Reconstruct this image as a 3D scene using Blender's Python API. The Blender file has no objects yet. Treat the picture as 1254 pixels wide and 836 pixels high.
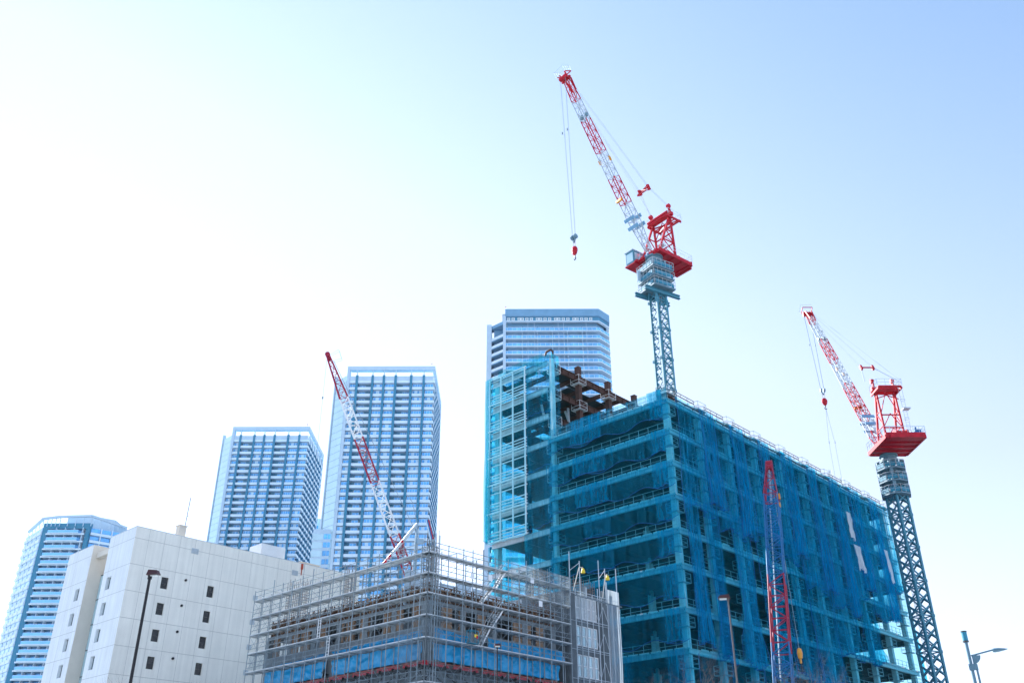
import bpy, math, random
from mathutils import Vector, Matrix, noise as mnoise

random.seed(7)
C = bpy.context.scene.collection
HAZE = 0.000022
PI = math.pi
sc = bpy.context.scene

# ---------------------------------------------------------------- camera
cd = bpy.data.cameras.new("camera")
cam = bpy.data.objects.new("camera", cd)
C.objects.link(cam)
cd.sensor_width = 36.0
cd.lens = 36.0 * 1126.23 / 1254.0
cd.clip_start = 0.3
cd.clip_end = 20000
PITCH, ROLL = math.radians(28.4367), math.radians(-0.16325)
fw = Vector((0, math.cos(PITCH), math.sin(PITCH)))
r0 = Vector((1, 0, 0)); u0 = r0.cross(fw)
rt = math.cos(ROLL) * r0 + math.sin(ROLL) * u0
up = -math.sin(ROLL) * r0 + math.cos(ROLL) * u0
cam.matrix_world = Matrix(((rt.x, up.x, -fw.x, 0), (rt.y, up.y, -fw.y, 0), (rt.z, up.z, -fw.z, 1.6), (0, 0, 0, 1)))
sc.camera = cam

# ---------------------------------------------------------------- sky, sun, exposure
SUN_AZ, SUN_EL = math.radians(-40), math.radians(32)      # azimuth from +Y, clockwise
world = bpy.data.worlds.new("World"); sc.world = world
world.use_nodes = True
nt = world.node_tree
bg = nt.nodes["Background"]
sky = nt.nodes.new("ShaderNodeTexSky")
sky.sky_type = 'NISHITA'
sky.sun_disc = False
sky.sun_elevation = SUN_EL
sky.sun_rotation = SUN_AZ
sky.altitude = 0
sky.air_density = 2.3
sky.dust_density = 0.0
sky.ozone_density = 0.6
wb = nt.nodes.new("ShaderNodeVectorMath"); wb.operation = 'MULTIPLY'      # cool white balance of the whole sky
wb.inputs[1].default_value = (.60, .712, .965)
hsv = nt.nodes.new("ShaderNodeHueSaturation"); 
lum = nt.nodes.new("ShaderNodeRGBToBW"); nt.links.new(sky.outputs[0], lum.inputs[0])
smr = nt.nodes.new("ShaderNodeMapRange"); nt.links.new(lum.outputs[0], smr.inputs[0])       # bright sky washed toward white in its colour, like overexposure
for k_, v_ in enumerate((2.91, 4.66, .84, .15)): smr.inputs[k_ + 1].default_value = v_
nt.links.new(smr.outputs[0], hsv.inputs['Saturation'])
nt.links.new(sky.outputs[0], hsv.inputs['Color']); nt.links.new(hsv.outputs[0], wb.inputs[0]); nt.links.new(wb.outputs[0], bg.inputs[0])
bg.inputs[1].default_value = 0.065
sd = bpy.data.lights.new("sun", 'SUN'); sd.energy = 3.6; sd.angle = math.radians(0.53); sd.color = (1.0, 0.985, 0.955)
sun = bpy.data.objects.new("sun", sd); C.objects.link(sun)
sdir = Vector((math.sin(SUN_AZ) * math.cos(SUN_EL), math.cos(SUN_AZ) * math.cos(SUN_EL), math.sin(SUN_EL)))
sun.rotation_euler = (-sdir).to_track_quat('-Z', 'Y').to_euler()
sun.location = (-60, 80, 120)
sc.view_settings.view_transform = 'Standard'
sc.view_settings.look = 'None'
sc.view_settings.exposure = 2.0
sc.view_settings.gamma = 1.0
sc.view_settings.use_curve_mapping = False
sc.render.engine = 'CYCLES'
cy = sc.cycles
cy.max_bounces = 8; cy.diffuse_bounces = 4; cy.glossy_bounces = 3; cy.transmission_bounces = 4
cy.transparent_max_bounces = 40
cy.caustics_reflective = False; cy.caustics_refractive = False
cy.use_denoising = True
try:
    cy.denoiser = 'OPENIMAGEDENOISE'
except Exception:
    pass
cy.sample_clamp_indirect = 6.0

# ---------------------------------------------------------------- materials
def mat(name, col, rough=0.6, metal=0.0, var=0.12, scale=1.5, bump=0.0, spec=0.5, streak=False, coord='Object', rnd=0.0):
    m = bpy.data.materials.new(name); m.use_nodes = True
    n = m.node_tree.nodes; l = m.node_tree.links
    b = n["Principled BSDF"]
    b.inputs['Roughness'].default_value = rough
    b.inputs['Metallic'].default_value = metal
    b.inputs['Specular IOR Level'].default_value = spec
    tc = n.new("ShaderNodeTexCoord")
    mp = n.new("ShaderNodeMapping"); l.new(tc.outputs[coord], mp.inputs[0])
    if streak: mp.inputs['Scale'].default_value = (1, 1, 0.12)
    nz = n.new("ShaderNodeTexNoise"); nz.inputs['Scale'].default_value = scale
    nz.inputs['Detail'].default_value = 6; nz.inputs['Roughness'].default_value = 0.62
    l.new(mp.outputs[0], nz.inputs['Vector'])
    rp = n.new("ShaderNodeMapRange"); l.new(nz.outputs['Fac'], rp.inputs[0])
    rp.inputs[1].default_value = 0.3; rp.inputs[2].default_value = 0.7
    rp.inputs[3].default_value = 1 - var; rp.inputs[4].default_value = 1 + var
    val = rp.outputs[0]
    if rnd > 0:
        oi = n.new("ShaderNodeObjectInfo")
        r2 = n.new("ShaderNodeMapRange"); l.new(oi.outputs['Random'], r2.inputs[0])
        r2.inputs[3].default_value = 1 - rnd; r2.inputs[4].default_value = 1 + rnd
        mm = n.new("ShaderNodeMath"); mm.operation = 'MULTIPLY'; l.new(val, mm.inputs[0]); l.new(r2.outputs[0], mm.inputs[1]); val = mm.outputs[0]
    mx = n.new("ShaderNodeVectorMath"); mx.operation = 'SCALE'
    mx.inputs[0].default_value = col[:3]; l.new(val, mx.inputs['Scale'])
    l.new(mx.outputs[0], b.inputs['Base Color'])
    if bump:
        bp = n.new("ShaderNodeBump"); bp.inputs['Strength'].default_value = bump; bp.inputs['Distance'].default_value = 0.05
        l.new(nz.outputs['Fac'], bp.inputs['Height']); l.new(bp.outputs[0], b.inputs['Normal'])
    return m

def net_mat(name, col, cover=0.5, var=0.18, trans=0.5, tint=(1, 1, 1)):
    """Fine mesh netting: part open holes, part coloured thread that lets light through."""
    m = bpy.data.materials.new(name); m.use_nodes = True
    n = m.node_tree.nodes; l = m.node_tree.links
    n.remove(n["Principled BSDF"]); out = n["Material Output"]
    tr = n.new("ShaderNodeBsdfTransparent"); tr.inputs[0].default_value = (*tint, 1)
    df = n.new("ShaderNodeBsdfDiffuse"); df.inputs[0].default_value = (*col, 1)
    tl = n.new("ShaderNodeBsdfTranslucent"); tl.inputs[0].default_value = (*col, 1)
    m1 = n.new("ShaderNodeMixShader"); m1.inputs[0].default_value = trans
    l.new(df.outputs[0], m1.inputs[1]); l.new(tl.outputs[0], m1.inputs[2])
    tc = n.new("ShaderNodeTexCoord"); mp = n.new("ShaderNodeMapping"); mp.inputs['Scale'].default_value = (2.4, 2.4, 0.22)
    l.new(tc.outputs['Object'], mp.inputs[0])
    nz = n.new("ShaderNodeTexNoise"); nz.inputs['Scale'].default_value = 0.9; nz.inputs['Detail'].default_value = 9; nz.inputs['Roughness'].default_value = 0.72
    l.new(mp.outputs[0], nz.inputs['Vector'])
    r = n.new("ShaderNodeMapRange"); l.new(nz.outputs['Fac'], r.inputs[0])
    r.inputs[1].default_value = 0.37; r.inputs[2].default_value = 0.63
    r.inputs[3].default_value = max(0, cover - var); r.inputs[4].default_value = min(1, cover + var)
    m2 = n.new("ShaderNodeMixShader"); l.new(r.outputs[0], m2.inputs[0])
    l.new(tr.outputs[0], m2.inputs[1]); l.new(m1.outputs[0], m2.inputs[2])
    l.new(m2.outputs[0], out.inputs[0])
    return m

def concrete_panel_mat(name, col, jx, ox, zj, axis):
    """Cast concrete with thin dark panel joints, drawn in the object's own coordinates."""
    m = mat(name, col, 0.75, 0, 0.05, 0.35, bump=0.08)
    n = m.node_tree.nodes; l = m.node_tree.links
    b = n["Principled BSDF"]; src = b.inputs['Base Color'].links[0].from_socket
    tc = n.new("ShaderNodeTexCoord"); sp = n.new("ShaderNodeSeparateXYZ"); l.new(tc.outputs['Object'], sp.inputs[0])
    def joint(sock, per, off, w):
        a = n.new("ShaderNodeMath"); a.operation = 'SUBTRACT'; l.new(sock, a.inputs[0]); a.inputs[1].default_value = off
        p = n.new("ShaderNodeMath"); p.operation = 'PINGPONG'; l.new(a.outputs[0], p.inputs[0]); p.inputs[1].default_value = per / 2
        c = n.new("ShaderNodeMath"); c.operation = 'LESS_THAN'; l.new(p.outputs[0], c.inputs[0]); c.inputs[1].default_value = w
        return c.outputs[0]
    j1 = joint(sp.outputs[axis], jx, ox, 0.022); j2 = joint(sp.outputs['Z'], 3.12, zj, 0.03)
    mxm = n.new("ShaderNodeMath"); mxm.operation = 'MAXIMUM'; l.new(j1, mxm.inputs[0]); l.new(j2, mxm.inputs[1])
    # weather streaks below the joints and long vertical runs
    mp = n.new("ShaderNodeMapping"); mp.inputs['Scale'].default_value = (2.2, 2.2, 0.06); l.new(tc.outputs['Object'], mp.inputs[0])
    nz = n.new("ShaderNodeTexNoise"); nz.inputs['Scale'].default_value = 1.0; nz.inputs['Detail'].default_value = 7; l.new(mp.outputs[0], nz.inputs['Vector'])
    r = n.new("ShaderNodeMapRange"); l.new(nz.outputs['Fac'], r.inputs[0]); r.inputs[1].default_value = .35; r.inputs[2].default_value = .7
    r.inputs[3].default_value = 1.02; r.inputs[4].default_value = 0.9
    s = n.new("ShaderNodeVectorMath"); s.operation = 'SCALE'; l.new(src, s.inputs[0]); l.new(r.outputs[0], s.inputs['Scale'])
    mx = n.new("ShaderNodeMix"); mx.data_type = 'RGBA'; l.new(mxm.outputs[0], mx.inputs['Factor'])
    l.new(s.outputs[0], mx.inputs['A']); mx.inputs['B'].default_value = (col[0] * .6, col[1] * .6, col[2] * .6, 1)
    l.new(mx.outputs['Result'], b.inputs['Base Color'])
    return m

def glass_mat(name, col, rough=0.08, metal=0.55, var=0.25, scale=0.6, rnd=0.25):
    return mat(name, col, rough, metal, var, scale, spec=0.8, rnd=rnd)

M = dict(
    asphalt=mat("asphalt", (.05, .05, .052), .9, 0, .25, .8),
    pave=mat("paving", (.37, .41, .43), .85, 0, .15, 1.2),
    kerb=mat("kerb_stone", (.38, .37, .35), .8, 0, .1, 2),
    paint=mat("road_paint", (.75, .75, .72), .7, 0, .1, 3),
    soil=mat("bare_ground", (.29, .33, .36), .95, 0, .25, .2),
    conc=mat("site_concrete", (.20, .235, .26), .85, 0, .22, .5, streak=True),
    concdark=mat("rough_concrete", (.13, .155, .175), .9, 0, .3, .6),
    white=mat("white_paint", (.78, .79, .80), .5, 0, .05, .6),
    palewall=mat("pale_tile_wall", (.50, .64, .76), .55, 0, .06, .3),
    bluewall=mat("slate_blue_wall", (.07, .28, .44), .6, 0, .1, .3),
    pilaster=mat("slate_blue_pilaster", (.03, .22, .36), .55, 0, .08, .15),
    bandwhite=mat("balcony_white", (.69, .82, .91), .5, 0, .05, .5),
    soffit=mat("grey_soffit", (.17, .36, .54), .7, 0, .08, .4),
    glass=glass_mat("blue_window_glass", (.12, .47, .90), .1, .25),
    palepane=mat("curtained_and_sunlit_pane", (.52, .74, .92), .4, 0, .1, 1.0, rnd=.15),
    paneglass=glass_mat("pale_glass_panel", (.50, .70, .78), .12, .35, .06, .3, 0.0),
    railglass=glass_mat("blue_glass_rail", (.20, .56, .95), .15, .1, .12, .35, 0.0),
    palerail=glass_mat("pale_blue_glass_rail", (.18, .54, .93), .15, .2, .3, .35, 0.0),
    joint=mat("dark_joint", (.10, .16, .2), .7, 0, .05, 1),
    darkglass=mat("dark_window_glass", (.012, .016, .02), .06, 0, .2, .8, spec=.35),
    frame_dark=mat("dark_window_frame", (.05, .055, .06), .5, .3, .1, 1),
    steel=mat("galvanised_steel", (.50, .55, .59), .5, .15, .15, 2),
    steelblue=mat("painted_grey_steel", (.26, .36, .44), .5, .2, .15, 1),
    scaf=mat("scaffold_tube", (.22, .27, .30), .5, .2, .2, 2),
    deck=mat("scaffold_deck", (.52, .55, .57), .5, .3, .18, 1.2),
    rust=mat("rust_primer", (.07, .027, .018), .75, .1, .35, 1.2),
    coat=mat("fireproof_coating", (.66, .70, .71), .9, 0, .15, 1.0, bump=.2),
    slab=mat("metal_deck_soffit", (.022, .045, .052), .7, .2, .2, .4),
    red=mat("crane_red", (.48, .006, .022), .5, 0, .28, 1.6, spec=.25),
    cranewhite=mat("crane_white", (.42, .48, .53), .45, 0, .08, 1),
    mast=mat("mast_blue_grey", (.05, .22, .30), .6, 0, .12, .8),
    collar=mat("collar_grey", (.13, .24, .30), .6, 0, .12, 1),
    tealrail=mat("teal_guard_mesh", (.015, .20, .30), .6, 0, .15, 2),
    rope=mat("wire_rope", (.30, .36, .40), .5, .5, .05, 1),
    orange=mat("orange_paint", (.75, .30, .03), .5, 0, .1, 1),
    alarm=mat("alarm_red", (.45, .06, .02), .5, 0, .1, 1),
    yellow=mat("yellow_paint", (.80, .58, .03), .5, 0, .1, 2),
    black=mat("black_metal", (.012, .012, .014), .5, .3, .1, 2),
    brownlamp=mat("maroon_lamp_head", (.075, .024, .024), .5, .2, .1, 2),
    bluepole=mat("blue_grey_pole", (.10, .19, .25), .45, .3, .1, 2),
    lens=mat("lamp_lens", (.6, .62, .6), .3, 0, .05, 2),
    ply=mat("formwork_plywood", (.30, .19, .12), .75, 0, .35, 1.2, streak=True),
    timber=mat("formwork_timber", (.13, .075, .05), .85, 0, .4, 2.0),
    tarp=mat("blue_tarp", (.002, .30, .60), .38, 0, .18, .9, bump=.3),
    bark=mat("tree_bark", (.14, .10, .085), .9, 0, .25, 4),
    rebar=mat("rebar_steel", (.22, .17, .15), .7, .4, .25, 3),
    crawlblue=mat("boom_blue", (.004, .13, .32), .45, .1, .12, 1),
    crawlred=mat("boom_crimson", (.34, .003, .03), .45, 0, .12, 1),
    netblue=net_mat("blue_net", (.006, .44, .70), .22, .24, .6, (.64, .96, 1.0)),
    netfold=net_mat("gathered_blue_net", (.004, .43, .70), .38, .24, .6, (.56, .94, 1.0)),
    netteal=net_mat("teal_net", (.004, .38, .58), .18, .18, .6, (.54, .94, 1.0)),
    netrope=mat("net_rope", (.002, .11, .34), .7, 0, .1, 2),
    netclear=net_mat("clear_net", (.10, .45, .55), .10, .06, .6, (.52, .88, .95)),
    netlight=net_mat("light_net", (.01, .42, .54), .06, .05, .6, (.70, .95, 1.0)),
    netin=net_mat("inner_net", (.002, .40, .54), .12, .06, .6, (.42, .86, .95)),
    netgreen=net_mat("sea_green_net", (.02, .36, .42), .22, .12, .5, (.62, .92, .95)),
    netwhite=net_mat("white_sheet", (.97, .98, .99), .80, .12, .5),
    netpale=net_mat("pale_mesh", (.55, .62, .68), .5, .12, .4),
    netgrey=net_mat("grey_mesh_sheet", (.34, .40, .44), .20, .10, .45, (.9, .94, .96)),
    cream=mat("cream_render_lit_flank", (.66, .60, .52), .8, 0, .06, .5),
    roofgrey=mat("roof_membrane", (.35, .36, .37), .85, 0, .12, .4),
)
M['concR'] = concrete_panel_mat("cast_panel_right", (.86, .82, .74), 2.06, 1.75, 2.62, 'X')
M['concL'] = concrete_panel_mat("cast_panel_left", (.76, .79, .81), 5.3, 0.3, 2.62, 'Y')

# ---------------------------------------------------------------- mesh helpers
class MB:
    def __init__(s): s.v = []; s.f = []; s.m = []
    def add(s, vs, fs, mi=0):
        o = len(s.v); s.v += [tuple(p) for p in vs]
        s.f += [tuple(i + o for i in f) for f in fs]; s.m += [mi] * len(fs)
    def box(s, x0, x1, y0, y1, z0, z1, mi=0):
        s.add([(x0, y0, z0), (x1, y0, z0), (x1, y1, z0), (x0, y1, z0), (x0, y0, z1), (x1, y0, z1), (x1, y1, z1), (x0, y1, z1)],
              [(3, 2, 1, 0), (4, 5, 6, 7), (0, 1, 5, 4), (1, 2, 6, 5), (2, 3, 7, 6), (3, 0, 4, 7)], mi)
    def beam(s, a, b, w, h=None, mi=0, up=(0, 0, 1)):
        a = Vector(a); b = Vector(b); h = h or w
        d = (b - a)
        if d.length < 1e-6: return
        d.normalize(); u = Vector(up)
        if abs(d.dot(u)) > .98: u = Vector((1, 0, 0))
        x = d.cross(u).normalized(); y = x.cross(d).normalized()
        vs = []
        for p in (a, b):
            for sx, sy in ((-1, -1), (1, -1), (1, 1), (-1, 1)): vs.append(p + x * (w / 2 * sx) + y * (h / 2 * sy))
        s.add(vs, [(0, 1, 2, 3), (7, 6, 5, 4), (0, 4, 5, 1), (1, 5, 6, 2), (2, 6, 7, 3), (3, 7, 4, 0)], mi)
    def ibeam(s, a, b, w, h, t=0.06, mi=0):
        """a, b on the top flange's centre line"""
        a = Vector(a); b = Vector(b); z = Vector((0, 0, 1))
        s.beam(a - z * t / 2, b - z * t / 2, w, t, mi); s.beam(a - z * (h - t / 2), b - z * (h - t / 2), w, t, mi)
        s.beam(a - z * h / 2, b - z * h / 2, t, h - 2 * t, mi)
    def tube(s, a, b, r, n=6, r2=None, mi=0, cap=True):
        a = Vector(a); b = Vector(b); r2 = r if r2 is None else r2
        d = b - a
        if d.length < 1e-6: return
        d.normalize(); u = Vector((0, 0, 1))
        if abs(d.dot(u)) > .95: u = Vector((1, 0, 0))
        x = d.cross(u).normalized(); y = x.cross(d)
        vs = []
        for p, q in ((a, r), (b, r2)):
            for i in range(n):
                t = 2 * PI * i / n; vs.append(p + x * (q * math.cos(t)) + y * (q * math.sin(t)))
        fs = [(i, (i + 1) % n, n + (i + 1) % n, n + i) for i in range(n)]
        if cap: fs += [tuple(range(n - 1, -1, -1)), tuple(range(n, 2 * n))]
        s.add(vs, fs, mi)
    def path(s, pts, r, n=5, mi=0):
        for a, b in zip(pts, pts[1:]): s.tube(a, b, r, n, mi=mi)
    def prism(s, poly, z0, z1, mi=0):
        n = len(poly)
        s.add([(x, y, z0) for x, y in poly] + [(x, y, z1) for x, y in poly],
              [tuple(range(n - 1, -1, -1)), tuple(range(n, 2 * n))] + [(i, (i + 1) % n, n + (i + 1) % n, n + i) for i in range(n)], mi)
    def lathe(s, prof, n=16, c=(0, 0), mi=0):
        vs = []; k = len(prof)
        for i in range(n):
            t = 2 * PI * i / n
            for r, z in prof: vs.append((c[0] + r * math.cos(t), c[1] + r * math.sin(t), z))
        fs = []
        for i in range(n):
            for j in range(k - 1):
                a = i * k + j; b = ((i + 1) % n) * k + j
                fs.append((a, b, b + 1, a + 1))
        s.add(vs, fs, mi)
    def grid(s, pts, mi=0):
        ny = len(pts); nx = len(pts[0])
        s.add([p for row in pts for p in row],
              [(j * nx + i, j * nx + i + 1, (j + 1) * nx + i + 1, (j + 1) * nx + i) for j in range(ny - 1) for i in range(nx - 1)], mi)
    def build(s, name, m, parent=None, smooth=False, loc=None):
        me = bpy.data.meshes.new(name)
        me.from_pydata(s.v, [], s.f)
        for q in (m if isinstance(m, (list, tuple)) else [m]): me.materials.append(q)
        if any(s.m): me.polygons.foreach_set('material_index', s.m)
        if smooth: me.polygons.foreach_set('use_smooth', [True] * len(s.f))
        me.update()
        o = bpy.data.objects.new(name, me); C.objects.link(o)
        if parent: o.parent = parent
        if loc: o.location = loc
        return o

def tag(o, label=None, cat=None, group=None, kind=None):
    if label: o['label'] = label
    if cat: o['category'] = cat
    if group: o['group'] = group
    if kind: o['kind'] = kind
    return o

def thing(name, label, cat, loc=(0, 0, 0), rz=0, group=None):
    o = bpy.data.objects.new(name, None); C.objects.link(o)
    o.empty_display_size = .2
    o.location = loc; o.rotation_euler = (0, 0, rz)
    return tag(o, label, cat, group)

def inst(o, parent, loc):
    c = o.copy(); C.objects.link(c); c.parent = parent; c.location = loc
    return c

def copy_tree(o, loc, rz=None):
    c = o.copy(); C.objects.link(c); c.location = loc
    if rz is not None: c.rotation_euler = (0, 0, rz)
    for ch in list(o.children):
        d = ch.copy(); C.objects.link(d); d.parent = c
        for g in list(ch.children):
            e = g.copy(); C.objects.link(e); e.parent = d
    return c

def wall_holes(mb, P, s0, s1, z0, z1, holes, depth, mi=0):
    """Flat wall in the plane P(s, z, d): d = depth behind the face.  holes: (s0, s1, z0, z1)."""
    S = sorted({s0, s1, *[h[0] for h in holes], *[h[1] for h in holes]}); Z = sorted({z0, z1, *[h[2] for h in holes], *[h[3] for h in holes]})
    S = [q for q in S if s0 - 1e-6 <= q <= s1 + 1e-6]; Z = [q for q in Z if z0 - 1e-6 <= q <= z1 + 1e-6]
    for a, b in zip(S, S[1:]):
        for c, d in zip(Z, Z[1:]):
            ms, mz = (a + b) / 2, (c + d) / 2
            if any(h[0] < ms < h[1] and h[2] < mz < h[3] for h in holes): continue
            mb.add([P(a, c, 0), P(b, c, 0), P(b, d, 0), P(a, d, 0)], [(0, 1, 2, 3)], mi)
    for h in holes:
        a, b, c, d = h
        for (p, q) in (((a, c), (b, c)), ((b, c), (b, d)), ((b, d), (a, d)), ((a, d), (a, c))):
            mb.add([P(*p, 0), P(*q, 0), P(*q, depth), P(*p, depth)], [(0, 1, 2, 3)], mi)

TH = math.radians(43.544)
GRID = PI / 2 - TH                     # local x runs along the right-hand facades, y along the left-hand ones
VX = Vector((math.sin(TH), math.cos(TH), 0)); UX = Vector((-math.cos(TH), math.sin(TH), 0))

# ================================================================ SETTING
g = MB(); g.add([(-4000, -4000, -.02), (4000, -4000, -.02), (4000, 4000, -.02), (-4000, 4000, -.02)], [(0, 1, 2, 3)])
tag(g.build("ground", M['soil']), kind='structure')
g = MB(); g.box(-400, 400, 5, 19, -.4, .004)
tag(g.build("road", M['asphalt']), kind='structure')
g = MB(); g.box(-400, 400, -12, 4.8, -.4, .13)
tag(g.build("pavement", M['pave']), kind='structure')
g = MB(); g.box(-400, 400, 4.8, 5.0, -.4, .14); g.box(-400, 400, 19.0, 19.2, -.4, .14)
tag(g.build("kerb", M['kerb']), kind='structure')
g = MB(); g.box(-400, 400, 19.2, 64, -.4, .13)
tag(g.build("far_pavement", M['pave']), kind='structure')
g = MB()
for k in range(-40, 40): g.add([(k * 9, 11.92, .009), (k * 9 + 5, 11.92, .009), (k * 9 + 5, 12.08, .009), (k * 9, 12.08, .009)], [(0, 1, 2, 3)])
for y in (5.6, 18.3): g.add([(-400, y, .009), (400, y, .009), (400, y + .15, .009), (-400, y + .15, .009)], [(0, 1, 2, 3)])
tag(g.build("road_markings", M['paint']), kind='structure')

hz = MB(); hz.box(-420, 260, -25, 620, -1.4, 190)
HM = bpy.data.materials.new("haze_air"); HM.use_nodes = True
hn = HM.node_tree.nodes; hn.remove(hn["Principled BSDF"])
pv = hn.new("ShaderNodeVolumePrincipled"); pv.inputs['Color'].default_value = (.93, .97, 1, 1); pv.inputs['Density'].default_value = HAZE; pv.inputs['Anisotropy'].default_value = 0.3
HM.node_tree.links.new(pv.outputs[0], hn["Material Output"].inputs['Volume'])
tag(hz.build("haze", HM), kind='stuff')

# ================================================================ TWIN APARTMENT TOWERS
def apartment_tower(loc, label, seed):
    rnd = random.Random(seed)
    W, D, T, H = 35.8, 36.0, 174.0, 3.0
    t = thing("apartment_tower", label, "apartment tower", loc)
    b = MB(); b.prism([(1.0, 2.2), (34.6, 2.2), (34.6, 34.8), (-4.4, 34.8), (-4.4, 6.8), (0.6, 1.9)], 0, 168.5)
    b.build("wall", M['bluewall'], t)
    pil = [(3.5, 4.5), (9.95, 10.9), (14.6, 15.55), (19.4, 20.4), (25.8, 26.8), (31.0, 31.95)]
    bays = [(1.0, 3.5, 1), (4.5, 9.95, 0), (10.9, 14.6, 1), (15.55, 19.4, 1), (20.4, 25.8, 0), (26.8, 31.0, 1), (31.95, 35.5, 1)]
    for x0, x1 in pil:
        p = MB(); p.box(x0, x1, -.3, 2.2, 0, 170); p.build("pilaster", M['pilaster'], t)
    for k in range(1, 8):
        p = MB(); p.box(34.6, 36.1, k * 4.5 - .3, k * 4.5 + .3, 0, 170); p.build("pilaster", M['pilaster'], t)
    p = MB(); p.box(-.1, 1.0, -.45, 2.0, 0, T); p.build("corner_pier", M['palewall'], t)
    p = MB(); p.box(35.3, 36.0, 35.2, 36.0, 0, T); p.build("corner_pier", M['palewall'], t)
    # balconies: one mesh shared by all floors
    b = MB()
    for x0, x1, w in bays:
        xr = 36.0 if x1 > 35 else x1
        b.box(x0, xr, 0, .14, 0, 1.12); b.box(x0, xr, .14, 2.2, 0, .2)
    b.box(35.86, 36.0, .14, 36, 0, 1.12); b.box(34.6, 35.86, .2, 36, 0, .2)
    b0 = b.build("balcony", M['bandwhite'], t, loc=(0, 0, 0))
    nf = int(167 / H)
    for k in range(nf):
        o = b0 if k == 0 else inst(b0, t, (0, 0, 0))
        o.location = (0, 0, 166.6 - k * H)
    # windows
    protos = {}
    def win(x0, x1, y, style, parent, z, mb=None):
        m = mb or MB(); w = x1 - x0; n = max(2, round(w / 1.05)); zz = z
        for i in range(n):
            a = x0 + w * i / n; c = x0 + w * (i + 1) / n
            m.box(a + .05, c - .05, y - .05, y + .05, zz + .1, zz + 2.45, 1 if (style == 2 and i % 2) or (style == 3 and i % 3 == 1) else 0)
        for i in range(n + 1):
            a = x0 + w * i / n; m.box(a - .05, a + .05, y - .08, y + .06, zz + .08, zz + 2.47, 2)
        m.box(x0, x1, y - .08, y + .06, zz + 2.45, zz + 2.57, 2)
        return m
    WM = [M['glass'], M['palepane'], M['bandwhite']]
    rest = MB(); side = MB(); cnt = 0
    for k in range(nf - 1):
        z = 166.6 - (k + 1) * H + .2
        for bi, (x0, x1, w) in enumerate(bays):
            style = rnd.choice((0, 0, 0, 2, 3)) if w else 0
            if w: a, c, y = x0 + .15, x1 - .15, .85
            else:
                y = 2.0
                a, c = (x0 + .4, x0 + 2.9) if (k // 9 + bi) % 2 else (x0 + 2.4, x1 - .3)
                if k > 12: a, c = x0 + 1.6, x0 + 4.2
            if k < 14:
                key = (bi, style, round(a, 1))
                if key not in protos:
                    protos[key] = win(a, c, y, style, t, 0).build("window", WM, t, loc=(0, 0, z))
                else: inst(protos[key], t, (0, 0, z))
            else: win(a, c, y, style, t, z, rest)
        for j in range(8):
            side.box(34.55, 34.66, j * 4.5 + .7, j * 4.5 + 3.6, z + .1, z + 2.4)
    tag(rest.build("lower_windows", WM, t), kind='stuff')
    tag(side.build("side_windows", M['glass'], t), kind='stuff')
    # crown frame with the sky showing through it
    b = MB()
    b.box(1.0, 36.0, -.4, .8, 172.3, T); b.box(35.0, 36.0, .8, 35.2, 172.3, T); b.box(-5, 35.3, 35.2, 36, 172.3, T)
    b.box(1.0, 35.3, .8, 3.2, 173.0, 173.5)
    for x0, x1 in pil: b.box((x0 + x1) / 2 - .18, (x0 + x1) / 2 + .18, -.2, .3, 169.8, 172.3)
    for k in range(1, 8): b.box(35.4, 35.8, k * 4.5 - .2, k * 4.5 + .2, 169.8, 172.3)
    b.build("roof_frame", M['palewall'], t)
    b = MB()
    for x0, x1, w in bays: b.box(x0, x1, -.05, .25, 167.7, 169.6)
    b.box(35.7, 36.0, .25, 36, 167.7, 169.6); b.build("parapet", M['palewall'], t)
    b = MB(); b.box(12, 24, 14, 26, 168.5, 170.6); b.box(15, 19, 5, 8, 168.5, 171.2); b.build("plant_room", M['soffit'], t)
    # angled glass wall on the left corner
    b = MB(); e = Vector((-5.6, 5.6)); L = e.length; d = e / L; nrm = Vector((-d.y, d.x)) * -1
    nrm = Vector((-.7071, -.7071))
    def P(s, o): q = d * s + nrm * o; return q.x, q.y
    for k in range(int(170 / H)):
        z = 170 - (k + 1) * H
        for i in range(2):
            s0, s1 = .3 + i * (L - .5) / 2, .3 + (i + 1) * (L - .5) / 2 - .03
            (ax, ay), (bx, by), (cx, cy_), (dx, dy) = P(s0, 0), P(s1, 0), P(s1, .12), P(s0, .12)
            b.prism([(ax, ay), (bx, by), (cx, cy_), (dx, dy)], z + .06, z + H - .06, 0)
        (ax, ay), (bx, by), (cx, cy_), (dx, dy) = P(.2, -.2), P(L - .1, -.2), P(L - .1, .06), P(.2, .06)
        b.prism([(ax, ay), (bx, by), (cx, cy_), (dx, dy)], z - .06, z + .06, 1)
    b.build("glass_wall", [M['paneglass'], M['joint']], t)
    b = MB(); q0 = P(L - .1, .5); q1 = P(L + .5, .5); q2 = P(L + .5, -.9); q3 = P(L - .1, -.9)
    b.prism([q0, q1, q2, q3], 0, 172.2); b.build("corner_fin", M['palewall'], t)
    b = MB(); b.tube((34.5, .6, 174), (34.5, .6, 175.4), .06, 5); b.box(34.35, 34.65, .45, .75, 175.3, 175.75); b.build("warning_light", M['crawlred'], t)
    return t
apartment_tower((-67.8, 340, 0), "tallest of the two twin blue towers, behind the leaning red and white boom", 1)
apartment_tower((-131.2, 400, -1.2), "lower of the two twin blue towers, rising behind the white concrete block", 5)

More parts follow.
